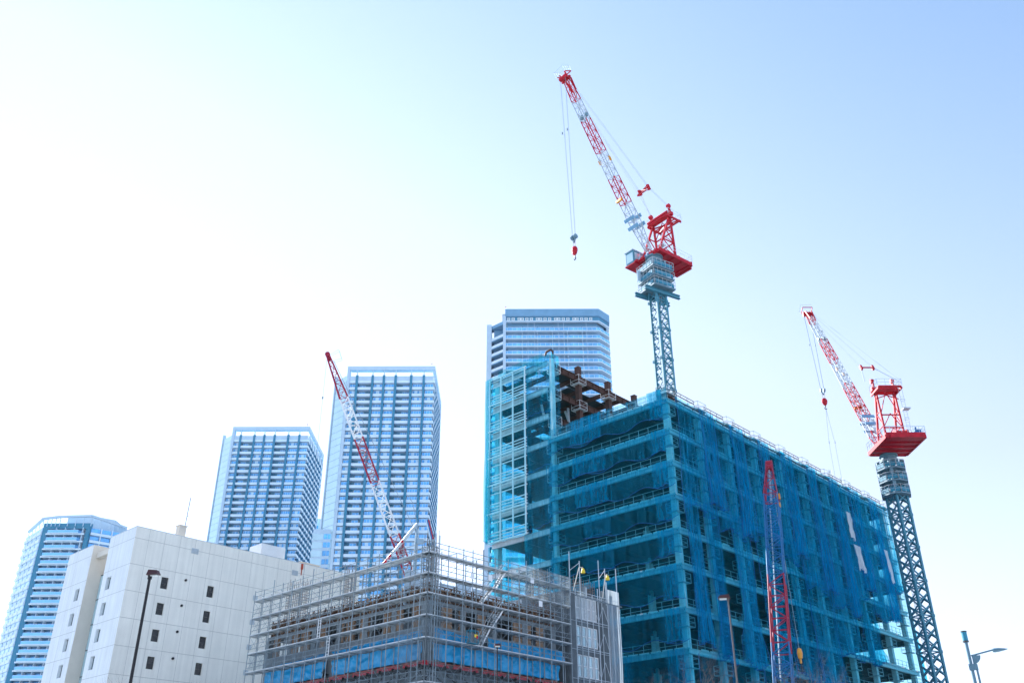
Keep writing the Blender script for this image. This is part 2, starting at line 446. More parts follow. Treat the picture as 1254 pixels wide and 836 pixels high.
# annex and low pale block between the twins
t = thing("annex_building", "low glazed annex at the foot of the taller twin tower", "building", (-75.6, 341, 0))
b = MB(); b.box(0, 7.4, 0, 9, 0, 105.5); b.build("wall", M['palewall'], t)
for k in range(24):
    z = 104 - k * 3.2
    b = MB(); b.box(4.2, 5.5, -.12, .0, z - 2.3, z - .4); b.box(5.7, 7.0, -.12, .0, z - 2.3, z - .4); b.build("window", M['glass'], t)
    b = MB(); b.box(-.05, 4.0, -.1, 0, z - 2.7, z - .2); b.build("glass_panel", M['paneglass'], t)
t = thing("stepped_building", "pale stepped block glimpsed in the gap between the twin towers", "building", (-104, 440, 0))
b = MB(); b.box(0, 9.5, 0, 14, 0, 141); b.box(9.5, 13, 2, 14, 0, 134); b.build("wall", M['white'], t)
for k in range(16):
    z = 138 - k * 3.2
    b = MB(); b.box(1.0, 3.2, -.1, 0, z - 2.0, z - .6); b.box(5.2, 8.6, -.1, 0, z - 2.0, z - .6); b.build("window", M['glass'], t)

# ================================================================ GREY-BLUE TOWER BEHIND THE NETTED FRAME
def wide_tower():
    t = thing("residential_tower", "wide grey blue tower with glass balconies behind the netted steel frame", "apartment tower", (-2.39, 283, 0))
    H = 3.085; T = 167.8
    front = [(0, 0), (33.1, 0), (37.1, 4.6), (38.2, 26)]
    b = MB(); b.prism([(0.8, 1.9), (32.3, 1.9), (35.3, 5.3), (36.4, 26), (-4, 26), (-4, 6), (.8, 6)], 0, 163.2); b.build("wall", M['soffit'], t)
    def offset(poly, d):
        out = []
        for i, p in enumerate(poly):
            p = Vector(p)
            ns = []
            if i > 0: e = (p - Vector(poly[i - 1])).normalized(); ns.append(Vector((e.y, -e.x)))
            if i < len(poly) - 1: e = (Vector(poly[i + 1]) - p).normalized(); ns.append(Vector((e.y, -e.x)))
            n_ = sum(ns, Vector((0, 0))).normalized(); k = 1 / max(.3, n_.dot(ns[0])); out.append(p + n_ * d * k)
        return out
    def band(b, poly, d0, d1, z0, z1, mi=0):
        A = offset(poly, d0); B = offset(poly, d1)
        for i in range(len(poly) - 1):
            b.prism([tuple(A[i]), tuple(B[i]), tuple(B[i + 1]), tuple(A[i + 1])][::-1], z0, z1, mi)
    # balcony: slab, white edge, glass rail, posts
    b = MB()
    band(b, front, -1.9, 0, 0, .22, 0); band(b, front, 0, .05, -.05, .26, 0)
    band(b, front, -.1, -.04, .3, 1.35, 1)
    band(b, front, -.14, .0, 1.35, 1.42, 0)
    for i in range(len(front) - 1):
        p, q = Vector(front[i]), Vector(front[i + 1]); n = max(1, int((q - p).length / 1.6))
        for k in range(n): r = p.lerp(q, (k + .5) / n); b.box(r.x - .04, r.x + .04, r.y + .02, r.y + .1, .26, 1.36, 0)
    b0 = b.build("balcony", [M['bandwhite'], M['palerail']], t)
    n = 48
    for k in range(n):
        o = b0 if k == 0 else inst(b0, t, (0, 0, 0)); o.location = (0, 0, 159 - k * H - (0 if k == 0 else 0))
    # window strips at the back of each balcony
    protos = []
    for j in range(6):
        x0 = .9 + j * 5.25; m = MB()
        for i in range(3):
            a = x0 + .3 + i * 1.6; m.box(a, a + 1.35, 1.82, 1.9, .3, 2.5, 0)
        m.box(x0 + .2, x0 + 5.1, 1.76, 1.84, 2.5, 2.62, 1)
        protos.append(m)
    pr = [m.build("window", [M['glass'], M['bandwhite']], t) for m in protos]
    for j, o in enumerate(pr): o.location = (0, 0, 159)
    for k in range(1, 16):
        for o in pr: inst(o, t, (0, 0, 159 - k * H))
    # party walls between flats
    for x in (6.1, 11.4, 16.6, 21.9, 27.1):
        m = MB(); m.box(x - .08, x + .08, .0, 1.9, 0, 159); m.build("fin", M['palewall'], t)
    for x in (8.0, 10.3, 18.7, 20.6, 28.6):
        m = MB(); m.tube((x, -.02, 0), (x, -.02, 162.9), .07, 5); m.build("downpipe", M['palewall'], t)
    # crown: clerestory strip and deep parapet
    m = MB(); poly = offset(front, -.7); band(m, front, -1.2, -.5, 163.2, 164.9, 0); m.build("clerestory", M['bluewall'], t)
    w0 = None
    for j in range(19):
        x = 1.2 + j * 1.62 + (.5 if j in (2, 6, 10, 14) else 0)
        m = MB(); m.box(-.55, .55, .42, .5, .35, 1.45, 0); m.box(-.32, .32, .38, .43, .55, 1.25, 1)
        w0 = w0 or m
        if j == 0: ow = m.build("clerestory_window", [M['white'], M['paneglass']], t, loc=(x, 0, 163.2))
        else: inst(ow, t, (x, 0, 163.2))
    m = MB(); band(m, front, -3.0, .35, 164.9, 165.5, 0); band(m, front, .02, .35, 165.5, T, 0); m.build("parapet", M['soffit'], t)
    m = MB(); m.prism([tuple(p) for p in offset(front, -.5)] + [(-1, 26), (-1, .5)], 165.6, 166.2); m.build("roof", M['roofgrey'], t)
    m = MB(); band(m, front, -.9, .15, 162.75, 163.1, 0); m.build("cornice", M['bandwhite'], t)
    # left flank: stair wall, recessed balconies, pier
    m = MB(); m.box(-6.6, -4.9, 4.8, 24, 0, 164.3); m.build("stair_wall", M['palewall'], t)
    m = MB(); m.box(-.75, .25, -.25, 2.0, 0, 165.4); m.build("corner_pier", M['palewall'], t)
    m = MB(); m.prism([(-4.9, 5.2), (-.75, 1.4), (-.75, 6), (-4.9, 8)], 162.6, 163.8); m.build("flank_roof", M['soffit'], t)
    b = MB(); b.prism([(-4.9, 4.9), (-.75, 1.1), (-.75, 5), (-4.9, 8)], 0, .3, 0)
    e = (Vector((-.75, 1.1)) - Vector((-4.9, 4.9)))
    b.beam((-4.9, 4.95, .85), (-.75, 1.15, .85), .08, 1.0, 1)
    b0 = b.build("side_balcony", [M['soffit'], M['bandwhite']], t)
    for k in range(n):
        o = b0 if k == 0 else inst(b0, t, (0, 0, 0)); o.location = (0, 0, 157.2 - k * H)
    m = MB(); m.tube((.2, .6, T), (.2, .6, T + 1.2), .05, 5); m.box(.05, .35, .45, .75, T + 1.1, T + 1.5); m.build("warning_light", M['crawlred'], t)
wide_tower()

# ================================================================ LEFT CHAMFERED TOWER
def chamfer_tower():
    t = thing("chamfered_tower", "hazy pale blue tower with bright blue balcony rails at the far left", "apartment tower", (-184.3, 353, 0))
    H = 3.0; Z0 = 107.9
    body = [(0, .0), (18.1, 0), (28.4, 7.9), (28.4, 42), (-14, 42), (-14, 15)]
    b = MB(); b.prism([(.3, 1.6), (17.6, 1.6), (27.4, 9.0), (27.4, 41), (-13, 41), (-13, 15.4)], 0, 109.5); b.build("wall", M['soffit'], t)
    for x0, x1 in ((-.3, 1.6), (16.6, 18.2)):
        m = MB(); m.box(x0, x1, -.25, 1.7, 0, 109.58); m.build("pilaster", M['pilaster'], t)
    m = MB(); m.box(-.3, 18.2, -.25, 1.6, 109.6, 111.8); m.build("roof_band", M['pilaster'], t)
    # front balconies, blue glass rail
    b = MB(); b.box(1.6, 16.6, -1.1, 1.6, 0, .24, 0); b.box(2.6, 14.6, -2.0, -1.1, 0, .24, 0)
    b.box(2.6, 14.6, -2.0, -1.93, .24, 1.3, 1); b.box(2.6, 2.68, -1.93, -1.1, .24, 1.3, 1); b.box(14.5, 14.6, -1.93, -1.1, .24, 1.3, 1)
    b.box(2.6, 14.6, -2.03, -1.9, 1.3, 1.36, 0)
    b.box(1.6, 16.6, -1.1, -1.0, -.34, 0, 0)
    b0 = b.build("balcony", [M['bandwhite'], M['railglass']], t)
    m = MB()
    for i in range(4):
        a = 2.4 + i * 3.5; m.box(a, a + 1.3, 1.5, 1.58, .3, 2.4, 0); m.box(a + 1.4, a + 2.6, 1.5, 1.58, .3, 2.4, 1)
        m.box(a + 2.7, a + 2.85, -.9, 1.5, .24, 2.66, 2)
    w0 = m.build("window", [M['glass'], M['palepane'], M['bandwhite']], t)
    # left chamfer: white spandrels, bay panes coloured pale for sun on the glass
    e = Vector((-14, 15)); L = e.length; d = e / L; nr = Vector((-d.y, d.x)); nr = nr if nr.y < 0 else -nr
    def Q(s, o): q = d * s + nr * o; return (q.x, q.y)
    b = MB()
    for i in range(4):
        s0 = .4 + i * 5.0; s1 = s0 + 4.3
        b.prism([Q(s0, .0), Q(s1, .0), Q(s1, .9), Q(s0, .9)], 0, 1.2, 0)
        b.prism([Q(s0 + .2, -.1), Q(s1 - .2, -.1), Q(s1 - .2, .5), Q(s0 + .2, .5)], 1.2, 2.9, 1)
    c0 = b.build("bay_window", [M['bandwhite'], M['palepane']], t)
    # right chamfer
    e2 = Vector((10.3, 7.9)); L2 = e2.length; d2 = e2 / L2; nr2 = Vector((d2.y, -d2.x))
    def Q2(s, o): q = Vector((18.1, 0)) + d2 * s + nr2 * o; return (q.x, q.y)
    b = MB(); b.prism([Q2(.6, .3), Q2(L2, .3), Q2(L2, -1.2), Q2(.6, -1.2)][::-1], 0, .95, 0)
    for i in range(3):
        s0 = .8 + i * 4.1
        b.prism([Q2(s0, -.9), Q2(s0 + 3.4, -.9), Q2(s0 + 3.4, -1.0), Q2(s0, -1.0)][::-1], .95, 2.9, 1)
        b.prism([Q2(s0 + 3.5, .2), Q2(s0 + 3.8, .2), Q2(s0 + 3.8, -1.2), Q2(s0 + 3.5, -1.2)][::-1], .95, 3.0, 0)
    d0 = b.build("corner_balcony", [M['bandwhite'], M['glass']], t)
    for k in range(35):
        z = Z0 - .6 - k * H
        for o in (b0, w0, c0, d0):
            q = o if k == 0 else inst(o, t, (0, 0, 0)); q.location = (0, 0, z)
    # crown: posts and tilted ring beam
    m = MB()
    ring = [Q(L * .85, .6), (-.6, -1.0), (6, -1.2), (18.4, -1.2), (29.4, 7.4)]
    zr = [112.6, 113.9, 114.6, 114.9, 112.6]
    for i in range(4):
        m.beam((*ring[i], zr[i] - .5), (*ring[i + 1], zr[i + 1] - .5), 1.0, .8)
        for k in range(4):
            f = k / 4; p = Vector((*ring[i], zr[i])).lerp(Vector((*ring[i + 1], zr[i + 1])), f)
            m.beam((p.x, p.y + .6, 110.5), (p.x, p.y + .4, p.z - .5), .25)
    m.build("roof_frame", M['palewall'], t)
    m = MB(); m.prism([(6, 5), (17, 5), (23, 10), (23, 30), (4, 30)], 110, 116.2); m.build("plant_room", M['palewall'], t)
chamfer_tower()

# ================================================================ WHITE CONCRETE BUILDING
def white_building():
    t = thing("concrete_building", "plain white concrete block with small dark windows behind the black street lamp", "building", (-45.59, 108.84, 0), GRID)
    ZT = 35.2
    zs = [29.86 - 3.09 * k for k in range(9)]
    holesR = [(a, a + .92, z - 1.40, z) for z in zs for a in (4.25, 10.45)]
    b = MB()
    wall_holes(b, lambda s, z, d: (s, d, z), 0, 34, 0, ZT, holesR, .28)
    b.add([(34, 0, 0), (34, 20, 0), (34, 20, ZT), (34, 0, ZT)], [(0, 1, 2, 3)])
    b.add([(0, 18.9, 0), (34, 18.9, 0), (34, 18.9, ZT), (0, 18.9, ZT)], [(3, 2, 1, 0)])
    b.build("wall", M['concR'], t)
    holesL1 = [(4.45, 5.65, z - 1.45, z + .1) for z in zs]
    holesL2 = [(13.2, 14.4, z - 1.45, z + .1) for z in zs]
    b = MB(); P = lambda s, z, d: (d, s, z)
    wall_holes(b, P, 0, 6.85, 0, ZT, holesL1, .5)
    wall_holes(b, P, 11.66, 18.9, 0, ZT, holesL2, .5)
    b.add([(0, 6.85, 0), (3, 6.85, 0), (3, 6.85, ZT), (0, 6.85, ZT)], [(0, 1, 2, 3)])
    b.build("wall", M['concL'], t)
    b = MB(); b.add([(0, 11.66, 0), (3.2, 11.66, 0), (3.2, 11.66, ZT), (0, 11.66, ZT)], [(3, 2, 1, 0)]); b.build("flank_wall", M['cream'], t)  # cream colour stands in for light reflected onto this flank
    # roof with a slim coping
    b = MB(); b.add([(.3, .3, ZT - .5), (33.7, .3, ZT - .5), (33.7, 18.6, ZT - .5), (3.2, 18.6, ZT - .5), (3.2, 11.9, ZT - .5), (3.2, 6.6, ZT - .5), (.3, 6.6, ZT - .5)], [tuple(range(7))])
    b.build("roof", M['roofgrey'], t)
    b = MB(); b.box(-.03, 34.03, -.03, .3, ZT, ZT + .07); b.box(-.03, .3, .3, 6.88, ZT, ZT + .07); b.box(-.03, .3, 11.63, 18.93, ZT, ZT + .07)
    b.box(.3, 3.2, 6.6, 6.88, ZT, ZT + .07); b.box(.3, 3.2, 11.63, 11.9, ZT, ZT + .07); b.build("coping", M['steel'], t)
    b = MB(); b.box(.6, 1.3, 6.86, 11.65, 33.6, 34.3); b.box(2.2, 2.9, 6.86, 11.65, 32.2, 32.8); b.build("slot_beam", M['cream'], t)
    # glazed slot
    b = MB()
    for k in range(10):
        b.box(1.7, 1.78, 6.9, 9.3, 31.6 - (k + 1) * 3.09, 31.5 - k * 3.09, 0)
        b.box(1.7, 1.78, 9.35, 11.62, 31.6 - (k + 1) * 3.09, 31.5 - k * 3.09, 0)
        b.box(1.66, 1.82, 6.9, 11.62, 31.5 - k * 3.09, 31.6 - k * 3.09, 1)
    b.box(1.66, 1.82, 9.3, 9.35, 0, 31.6, 1)
    b.build("stair_glazing", [M['paneglass'], M['frame_dark']], t)
    # windows
    wp = None
    for h in holesR:
        if wp is None:
            m = MB()
            for (x0, x1, z0, z1) in ((0, .92, 0, .06), (0, .92, 1.34, 1.40), (0, .06, .06, 1.34), (.86, .92, .06, 1.34), (.06, .86, .68, .72)): m.box(x0, x1, .2, .28, z0, z1)
            wp = m.build("window", M['frame_dark'], t, loc=(h[0], 0, h[2]))
            m = MB(); m.box(.06, .86, .23, .25, .06, 1.34); m.build("pane", M['darkglass'], wp)
        else:
            o = inst(wp, t, (h[0], 0, h[2])); p = wp.children[0].copy(); C.objects.link(p); p.parent = o
    wl = None
    for h in holesL1 + holesL2:
        if wl is None:
            m = MB()
            for (y0, y1, z0, z1) in ((0, 1.2, 0, .06), (0, 1.2, 1.49, 1.55), (0, .06, .06, 1.49), (1.14, 1.2, .06, 1.49)): m.box(.38, .5, y0, y1, z0, z1)
            wl = m.build("window", M['frame_dark'], t, loc=(0, h[0], h[2]))
            m = MB(); m.box(.42, .45, .06, 1.14, .06, 1.49); m.build("pane", M['paneglass'], wl)
        else:
            o = inst(wl, t, (0, h[0], h[2])); p = wl.children[0].copy(); C.objects.link(p); p.parent = o
    # round vent caps and louvres
    sv = None
    for z in zs:
        if sv is None:
            m = MB(); m.box(0, .62, -.1, 0, 0, .62); m.box(.06, .56, -.13, -.1, .08, .16); m.box(.06, .56, -.13, -.1, .26, .34); m.box(.06, .56, -.13, -.1, .44, .52); sv = m.build("vent_box", M['steel'], t, loc=(17.05, 0, z - .75))
        else: inst(sv, t, (17.05, 0, z - .75))
    vp = None
    for z in zs:
        if vp is None:
            m = MB(); m.tube((0, .0, 0), (0, -.16, 0), .15, 12); vp = m.build("vent_cap", M['black'], t, loc=(7.36, 0, z + .1))
        else: inst(vp, t, (7.36, 0, z + .1))
    for a in (7.5, 22.5):
        m = MB(); m.box(a, a + .95, -.06, .0, 33.4, 34.06)
        for k in range(6): m.box(a + .05, a + .9, -.1, -.06, 33.45 + k * .1, 33.5 + k * .1)
        m.build("louvre", M['steel'], t)
    m = MB(); m.box(23.85, 24.1, -.2, -.01, 34.4, 35.15); m.box(23.93, 24.02, -.1, -.01, 33.6, 34.4); m.build("alarm_box", M['alarm'], t)
    # roof structures
    m = MB(); m.box(18.3, 22.1, 1.6, 4.6, ZT - .5, 37.25); m.build("roof_hut", M['white'], t)
    m = MB(); m.box(25.2, 28.4, 2.2, 4.6, ZT - .5, 36.05); m.box(25.1, 28.5, 2.1, 4.7, 36.05, 36.15); m.build("hatch_box", M['cream'], t)
    m = MB(); m.box(6.0, 6.95, 1.2, 2.1, ZT - .5, 36.9); m.box(5.9, 7.05, 1.1, 2.2, 36.9, 37.0); m.build("chimney", M['cream'], t)
    m = MB(); m.tube((7.0, 1.9, 36.0), (7.15, 1.9, 41.0), .045, 6); m.tube((7.05, 1.9, 38.5), (7.4, 1.9, 38.5), .03, 5); m.build("antenna", M['frame_dark'], t)
white_building()

# ================================================================ NETTED STEEL FRAME
ZS = [50.57, 46.37, 42.17, 37.97, 33.77, 29.57, 24.62, 20.18, 15.4, 10.4, 5.4]
BO = (19.524, 105.451, 0)
COLV = [.75 + 7.02 * k for k in range(10)]
LV, LU = 64.8, 20.0
def steel_frame():
    t = thing("steel_frame_building", "large steel frame under construction wrapped in blue safety netting", "construction site", BO, GRID)
    # columns: coated on the street faces
    for k, v in enumerate(COLV):
        for u in (.75, 10.0, 19.4):
            if u == .75: m = MB(); m.box(v - .35, v + .35, u - .35, u + .35, 0, 51.9)
            else: m = MB(); m.box(v - .35, v + .35, u - .35, u + .35, 0, 50.3)
            if (u == 19.4 and k < 4) or (u == 10.0 and k == 0): continue
            m.build("column", M['coat'], t)
    m = MB(); m.box(.40, .95, 19.3, 19.9, 0, 63.3); m.build("column", M['coat'], t)
    # floors
    for i, z in enumerate(ZS):
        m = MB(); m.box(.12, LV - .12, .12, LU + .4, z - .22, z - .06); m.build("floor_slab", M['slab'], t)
    # edge and inner beams
    for z in ZS:
        m = MB(); m.ibeam((0, .14, z), (LV, .14, z), .34, .54, .06); m.build("beam", M['steel'], t)
        m = MB(); m.ibeam((.14, .31, z), (.14, LU, z), .34, .54, .06)
        for k in range(12): m.box(-.02, .02, .8 + k * 1.65, .9 + k * 1.65, z - .48, z - .06)
        m.build("beam", M['steel'], t)
        m = MB()
        for v in COLV[1:]: m.ibeam((v, .4, z - .23), (v, LU, z - .23), .3, .7, .05)
        for u in (5, 10, 15, 19.4): m.ibeam((.4, u, z - .23), (LV, u, z - .23), .25, .55, .05)
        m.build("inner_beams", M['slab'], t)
        # white toe-boards along the edge, broken every few metres
        m = MB()
        m.box(-.05, .0, .5, 19.9, z + .005, z + .03); m.box(.5, 64.6, -.05, .0, z + .005, z + .03)
        for k in range(12): m.box(-.06, .02, .6 + k * 1.62, 2.0 + k * 1.62, z + .02, z + .2)
        for k in range(36):
            if (k * 7 + int(z)) % 5: m.box(.5 + k * 1.8, 2.0 + k * 1.8, -.06, .02, z + .02, z + .2)
        m.build("toe_board", M['deck'], t)
        # handrails
        m = MB()
        for k in range(14):
            y = .3 + k * 1.5; m.tube((.1, y, z), (.1, y, z + 1.15), .035, 4)
        for h in (.55, 1.12): m.tube((.1, .2, z + h), (.1, LU, z + h), .03, 4)
        m.build("handrail", M['steel'], t)
        m = MB()
        for k in range(43):
            x = .3 + k * 1.5; m.tube((x, .1, z), (x, .1, z + 1.15), .035, 4)
        for h in (.55, 1.12): m.tube((.3, .1, z + h), (LV, .1, z + h), .03, 4)
        m.build("handrail", M['steel'], t)
    # access cages round the column heads
    def cage(mb, x, y, z, sx=1.5, sy=1.5, h=1.05):
        for a in (-1, 1):
            for c in (-1, 1): mb.tube((x + a * sx / 2, y + c * sy / 2, z), (x + a * sx / 2, y + c * sy / 2, z + h), .035, 4)
        for hh in (0, .5, h):
            q = [(x - sx / 2, y - sy / 2), (x + sx / 2, y - sy / 2), (x + sx / 2, y + sy / 2), (x - sx / 2, y + sy / 2)]
            for k in range(4): mb.tube((*q[k], z + hh), (*q[(k + 1) % 4], z + hh), .03, 4)
        mb.box(x - sx / 2, x + sx / 2, y - sy / 2, y + sy / 2, z - .05, z)
    cg = None
    for z in ZS[:8]:
        for v in COLV:
            if cg is None:
                m = MB(); cage(m, 0, 0, 0, 1.55, 1.55); cg = m.build("access_cage", M['steel'], t, loc=(v, .75, z - 2.0))
            else: inst(cg, t, (v, .75, z - 2.0))
        inst(cg, t, (.75, 19.5, z - 2.0))
    m = MB(); cage(m, 0, 0, 0, 1.9, 1.7, 1.1); rc = m.build("roof_cage", M['scaf'], t, loc=(COLV[0], .6, 51.25))
    for v in COLV[1:]: inst(rc, t, (v, .6, 51.25))
    # pipe rail and timber along the long roof edge
    m = MB()
    for k in range(9):
        a, c = COLV[k] + 1.2, COLV[k + 1] - 1.2
        for h in (1.35, 1.75): m.tube((a, .2, 50.55 + h), (c, .2, 50.55 + h), .05, 5)
        for f in (0, .33, .66, 1): m.tube((a + (c - a) * f, .2, 50.9), (a + (c - a) * f, .2, 52.3), .035, 4)
    m.box(.3, LV - .3, -.1, .3, 50.9, 51.0)
    m.build("roof_rail", M['rust'], t)
    # ---- taller wing: bare rust-red frame
    WZ = [63.0, 58.8, 54.6]
    for v in (7.2, 14.4, 21.2):
        m = MB(); m.box(v - .36, v + .36, 19.68, 20.42, 46, 64.4); m.box(v - .4, v + .4, 19.63, 20.47, 64.4, 64.48); m.build("column", M['rust'], t)
        m = MB(); m.box(v - .4, v + .4, 30.1, 30.9, 0, 63.2); m.build("column", M['rust'], t)
    m = MB(); m.box(.4, 1.2, 30.1, 30.9, 0, 63.2); m.build("column", M['coat'], t)
    for z in WZ:
        m = MB(); m.ibeam((1.2, 20.05, z), (22.2, 20.05, z), .4, .95, .07)
        for k in range(14): m.box(1.9 + k * 1.45, 2.0 + k * 1.45, 19.86, 20.24, z - .88, z - .07)
        m.build("beam", M['rust'], t)
        m = MB(); m.ibeam((.15, 20, z), (.15, 31, z), .34, .8, .06); m.build("beam", M['steel'], t)
        m = MB(); m.ibeam((1, 30.5, z), (22, 30.5, z), .35, .8, .06)
        for v in (3.6, 7.2, 10.8, 14.4, 18, 21.2): m.ibeam((v, 20.3, z - .05), (v, 30.4, z - .05), .28, .65, .05)
        m.build("beam", M['rust'], t)
    for z in (63.0, 58.8, 54.6, 50.57, 46.37, 42.17, 37.97, 33.77, 29.57, 24.62):
        m = MB(); x = .3
        while x < 21.5:
            w = random.uniform(1.6, 3.2)
            for (a, c) in ((20.4, 23.6), (23.75, 27.0), (27.15, 31)):
                if z > 54 and random.random() < (.3 if z > 60 else .15): continue
                m.box(x, min(x + w, 22), a, c, z + .02, z + .12)
            x += w + .12
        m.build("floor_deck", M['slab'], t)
        m = MB(); m.ibeam((.12, 20, z), (.12, 31, z), .3, .7, .06); m.build("beam", M['steel'], t)
    for z in WZ:
        for v in (7.2, 14.4, 21.2):
            m = MB(); cage(m, v, 20.05, z - 1.5, 1.7, 1.6, 1.3); m.build("access_cage", M['white'], t)
        m = MB(); cage(m, 1.6, 20.05, z - 1.6, 1.3, 1.4, 1.5); m.build("access_cage", M['white'], t)
    m = MB(); m.path([(.8, 19.5, 63.3), (.75, 19.4, 64.6), (.75, 19.9, 65.0), (.75, 20.7, 64.9), (.75, 20.9, 64.3)], .16, 6); m.build("lifting_loop", M['rust'], t)
    for k in range(7):
        a = random.uniform(3, 18)
        m = MB(); m.beam((a, 21.5 + k, 55.2), (a + random.uniform(-1.5, 1.5), 21.6 + k, 58.0), .22, .3); m.build("brace", M['steel'], t)
    # white grid frame on the wing's front
    m = MB()
    for u in (23.9, 26.3, 28.75, 31.0): m.tube((-.55, u, 37.9), (-.55, u, 63.1), .13, 6)
    m.build("facade_mullions", M['white'], t)
    m = MB()
    for fz in (37.97, 42.17, 46.37, 50.57, 54.77, 58.97):
        for h, r in ((0, .13), (.4, .07), (.85, .07), (1.3, .09), (2.75, .08), (3.75, .06)):
            m.tube((-.55, 23.6, fz + h), (-.55, 31.2, fz + h), r, 5)
        m.tube((-.7, 23.6, fz - .1), (-.7, 31.2, fz - .1), .1, 5)
        for u in (23.9, 26.3, 28.75, 31.0): m.tube((-.55, u, fz + .2), (.1, u, fz + .2), .06, 4)
    m.tube((-.55, 23.6, 63.1), (-.55, 31.2, 63.1), .12, 5)
    m.build("facade_transoms", M['white'], t)
    for fz in (42.17, 46.37, 50.57, 54.77):
        m = MB(); m.prism([(.5, 26.6), (1.5, 26.6), (1.5, 28.9), (.5, 28.9)], fz + .13, fz + 1.0); m.build("board_stack", M['steel'], t)
    return t
steel_frame()

def face_pt(face, s, z, out):
    """point on the frame building's street face: 'L' = left facade (s = u), 'R' = long right facade (s = v)"""
    return (-out, s, z) if face == 'L' else (s, -out, z)

def net(face, s0, s1, z0, z1, out, m, label, cat="safety net", group="nets hung on the steel frame", pleat=0.0, folds=6, sag=0.5, taper=0.0, seed=0, nx=None, nz=None, lean=0.0, hem=True, name="safety_net", origin=BO):
    rnd = random.Random(seed * 13 + 3)
    w = s1 - s0
    nx = nx or max(24, int(folds * 9)); nz = nz or max(10, int((z1 - z0) * 2))
    ph = [rnd.uniform(0, 6.28) for _ in range(6)]
    rows = []
    for j in range(nz + 1):
        q = j / nz; row = []
        for i in range(nx + 1):
            p = i / nx
            n1 = mnoise.noise(Vector((p * w * .35 + seed * 7.3, q * 2.2, seed * 3.1)))
            n2 = mnoise.noise(Vector((p * w * 1.1 + seed, q * 4.5, seed * 1.7 + 9)))
            ang = folds * 2 * PI * (p + .05 * n1 * q * 2) + ph[0] + .8 * math.sin(2 * PI * p + ph[1])
            k = pleat * (.35 + .65 * q)
            c = .5 * (s0 + s1)
            s = c + (p - .5) * w * (1 - taper * math.sin(PI * min(1, q * .9)) + taper * .25 * q) + k * .55 * math.sin(2 * ang) + lean * q + .25 * n1 * q * min(1, pleat * 3)
            o = out + k * math.sin(ang) + .22 * n2 * min(1, .3 + q) + .5 * pleat * n1
            hz = z0 + sag * (.5 + .5 * math.cos(2 * PI * p * max(1, round(w / 6)) + ph[2])) * 1.0 if hem else z0
            z = z1 + (hz - z1) * q
            row.append(face_pt(face, s, z, o))
        rows.append(row)
    b = MB(); b.grid(rows)
    o = b.build(name, m, None, smooth=True)
    o.location = origin; o.rotation_euler = (0, 0, GRID)
    tag(o, label, cat, group)
    # hem rope
    if hem:
        h = MB(); h.path([rows[-1][i] for i in range(0, nx + 1, max(1, nx // 40))], .035, 4)
        if pleat > .2:
            for i in (0, nx): h.path([rows[j][i] for j in range(0, nz + 1)], .03, 4)
        h.build("hem_rope", M['netrope'], o)
    return o

# -- left facade: one wide net per storey, with a doubled strip in it
storeys = ["top", "second", "third", "fourth", "fifth", "sixth", "seventh", "eighth", "ninth", "tenth"]
hs = [1.35, 1.1, .95, .9, .85, .9, .6, .6, .6, .6]
for i in range(10):
    z1 = ZS[i] + (1.2 if i == 0 else .05); z0 = ZS[i + 1] + hs[i]
    net('L', -.25, 19.9, z0, z1, .30, M['netblue'] if i < 3 else M['netteal'], f"wide blue net across the {storeys[i]} storey of the short left facade", group="wide nets on the short facade", pleat=.05, folds=3, sag=.75, seed=i + 1, nx=80, nz=12)
    if i < 9:
        a = 10.2 - .25 * i if i < 7 else 7.5
        net('L', a, a + (5.4 if i < 3 else 4.4), z0 + .25, z1 - .05, .62, M['netfold'] if i < 3 else M['netblue'], f"doubled blue net strip in the middle of the {storeys[i]} storey of the short facade", group="doubled strips on the short facade", pleat=.06, folds=2, sag=.2, seed=30 + i, nx=40, nz=10)
        net('L', .35, 2.6, z0 + .1, z1 - .05, .66, M['netfold'], f"narrow blue net beside the near corner column, {storeys[i]} storey of the short facade", group="corner strips on the short facade", pleat=.08, folds=2, sag=.2, seed=60 + i, nx=30, nz=10)
for i, (za, zb) in enumerate(((37.9, 50.5), (24.6, 37.9), (10.4, 24.6), (2, 10.4))):
    net('L', -.15, 19.9, za, zb, .16, M['netin'], f"fine teal inner net behind the wide nets, {['topmost', 'second', 'third', 'lowest'][i]} length of the short facade", group="inner nets", pleat=.02, folds=3, sag=.1, seed=400 + i, nx=50, nz=16, hem=False)
    net('R', -.15, (62, 50, 43, 43)[i], za, zb, .16, M['netin'], f"fine teal inner net behind the pleated nets, {['topmost', 'second', 'third', 'lowest'][i]} length of the long facade", group="inner nets", pleat=.02, folds=6, sag=.1, seed=410 + i, nx=90, nz=16, hem=False)
for i, (za, zb) in enumerate(((24.6, 37.9), (10.4, 24.6), (2, 10.4))):
    net('R', (50, 43, 43)[i], 64.6, za, zb, .18, M['netclear'], f"nearly clear net over the far bays of the long facade, {['upper', 'middle', 'lowest'][i]} length", group="clear nets", pleat=.12, folds=6, sag=.3, seed=420 + i, nx=60, nz=20, hem=False)
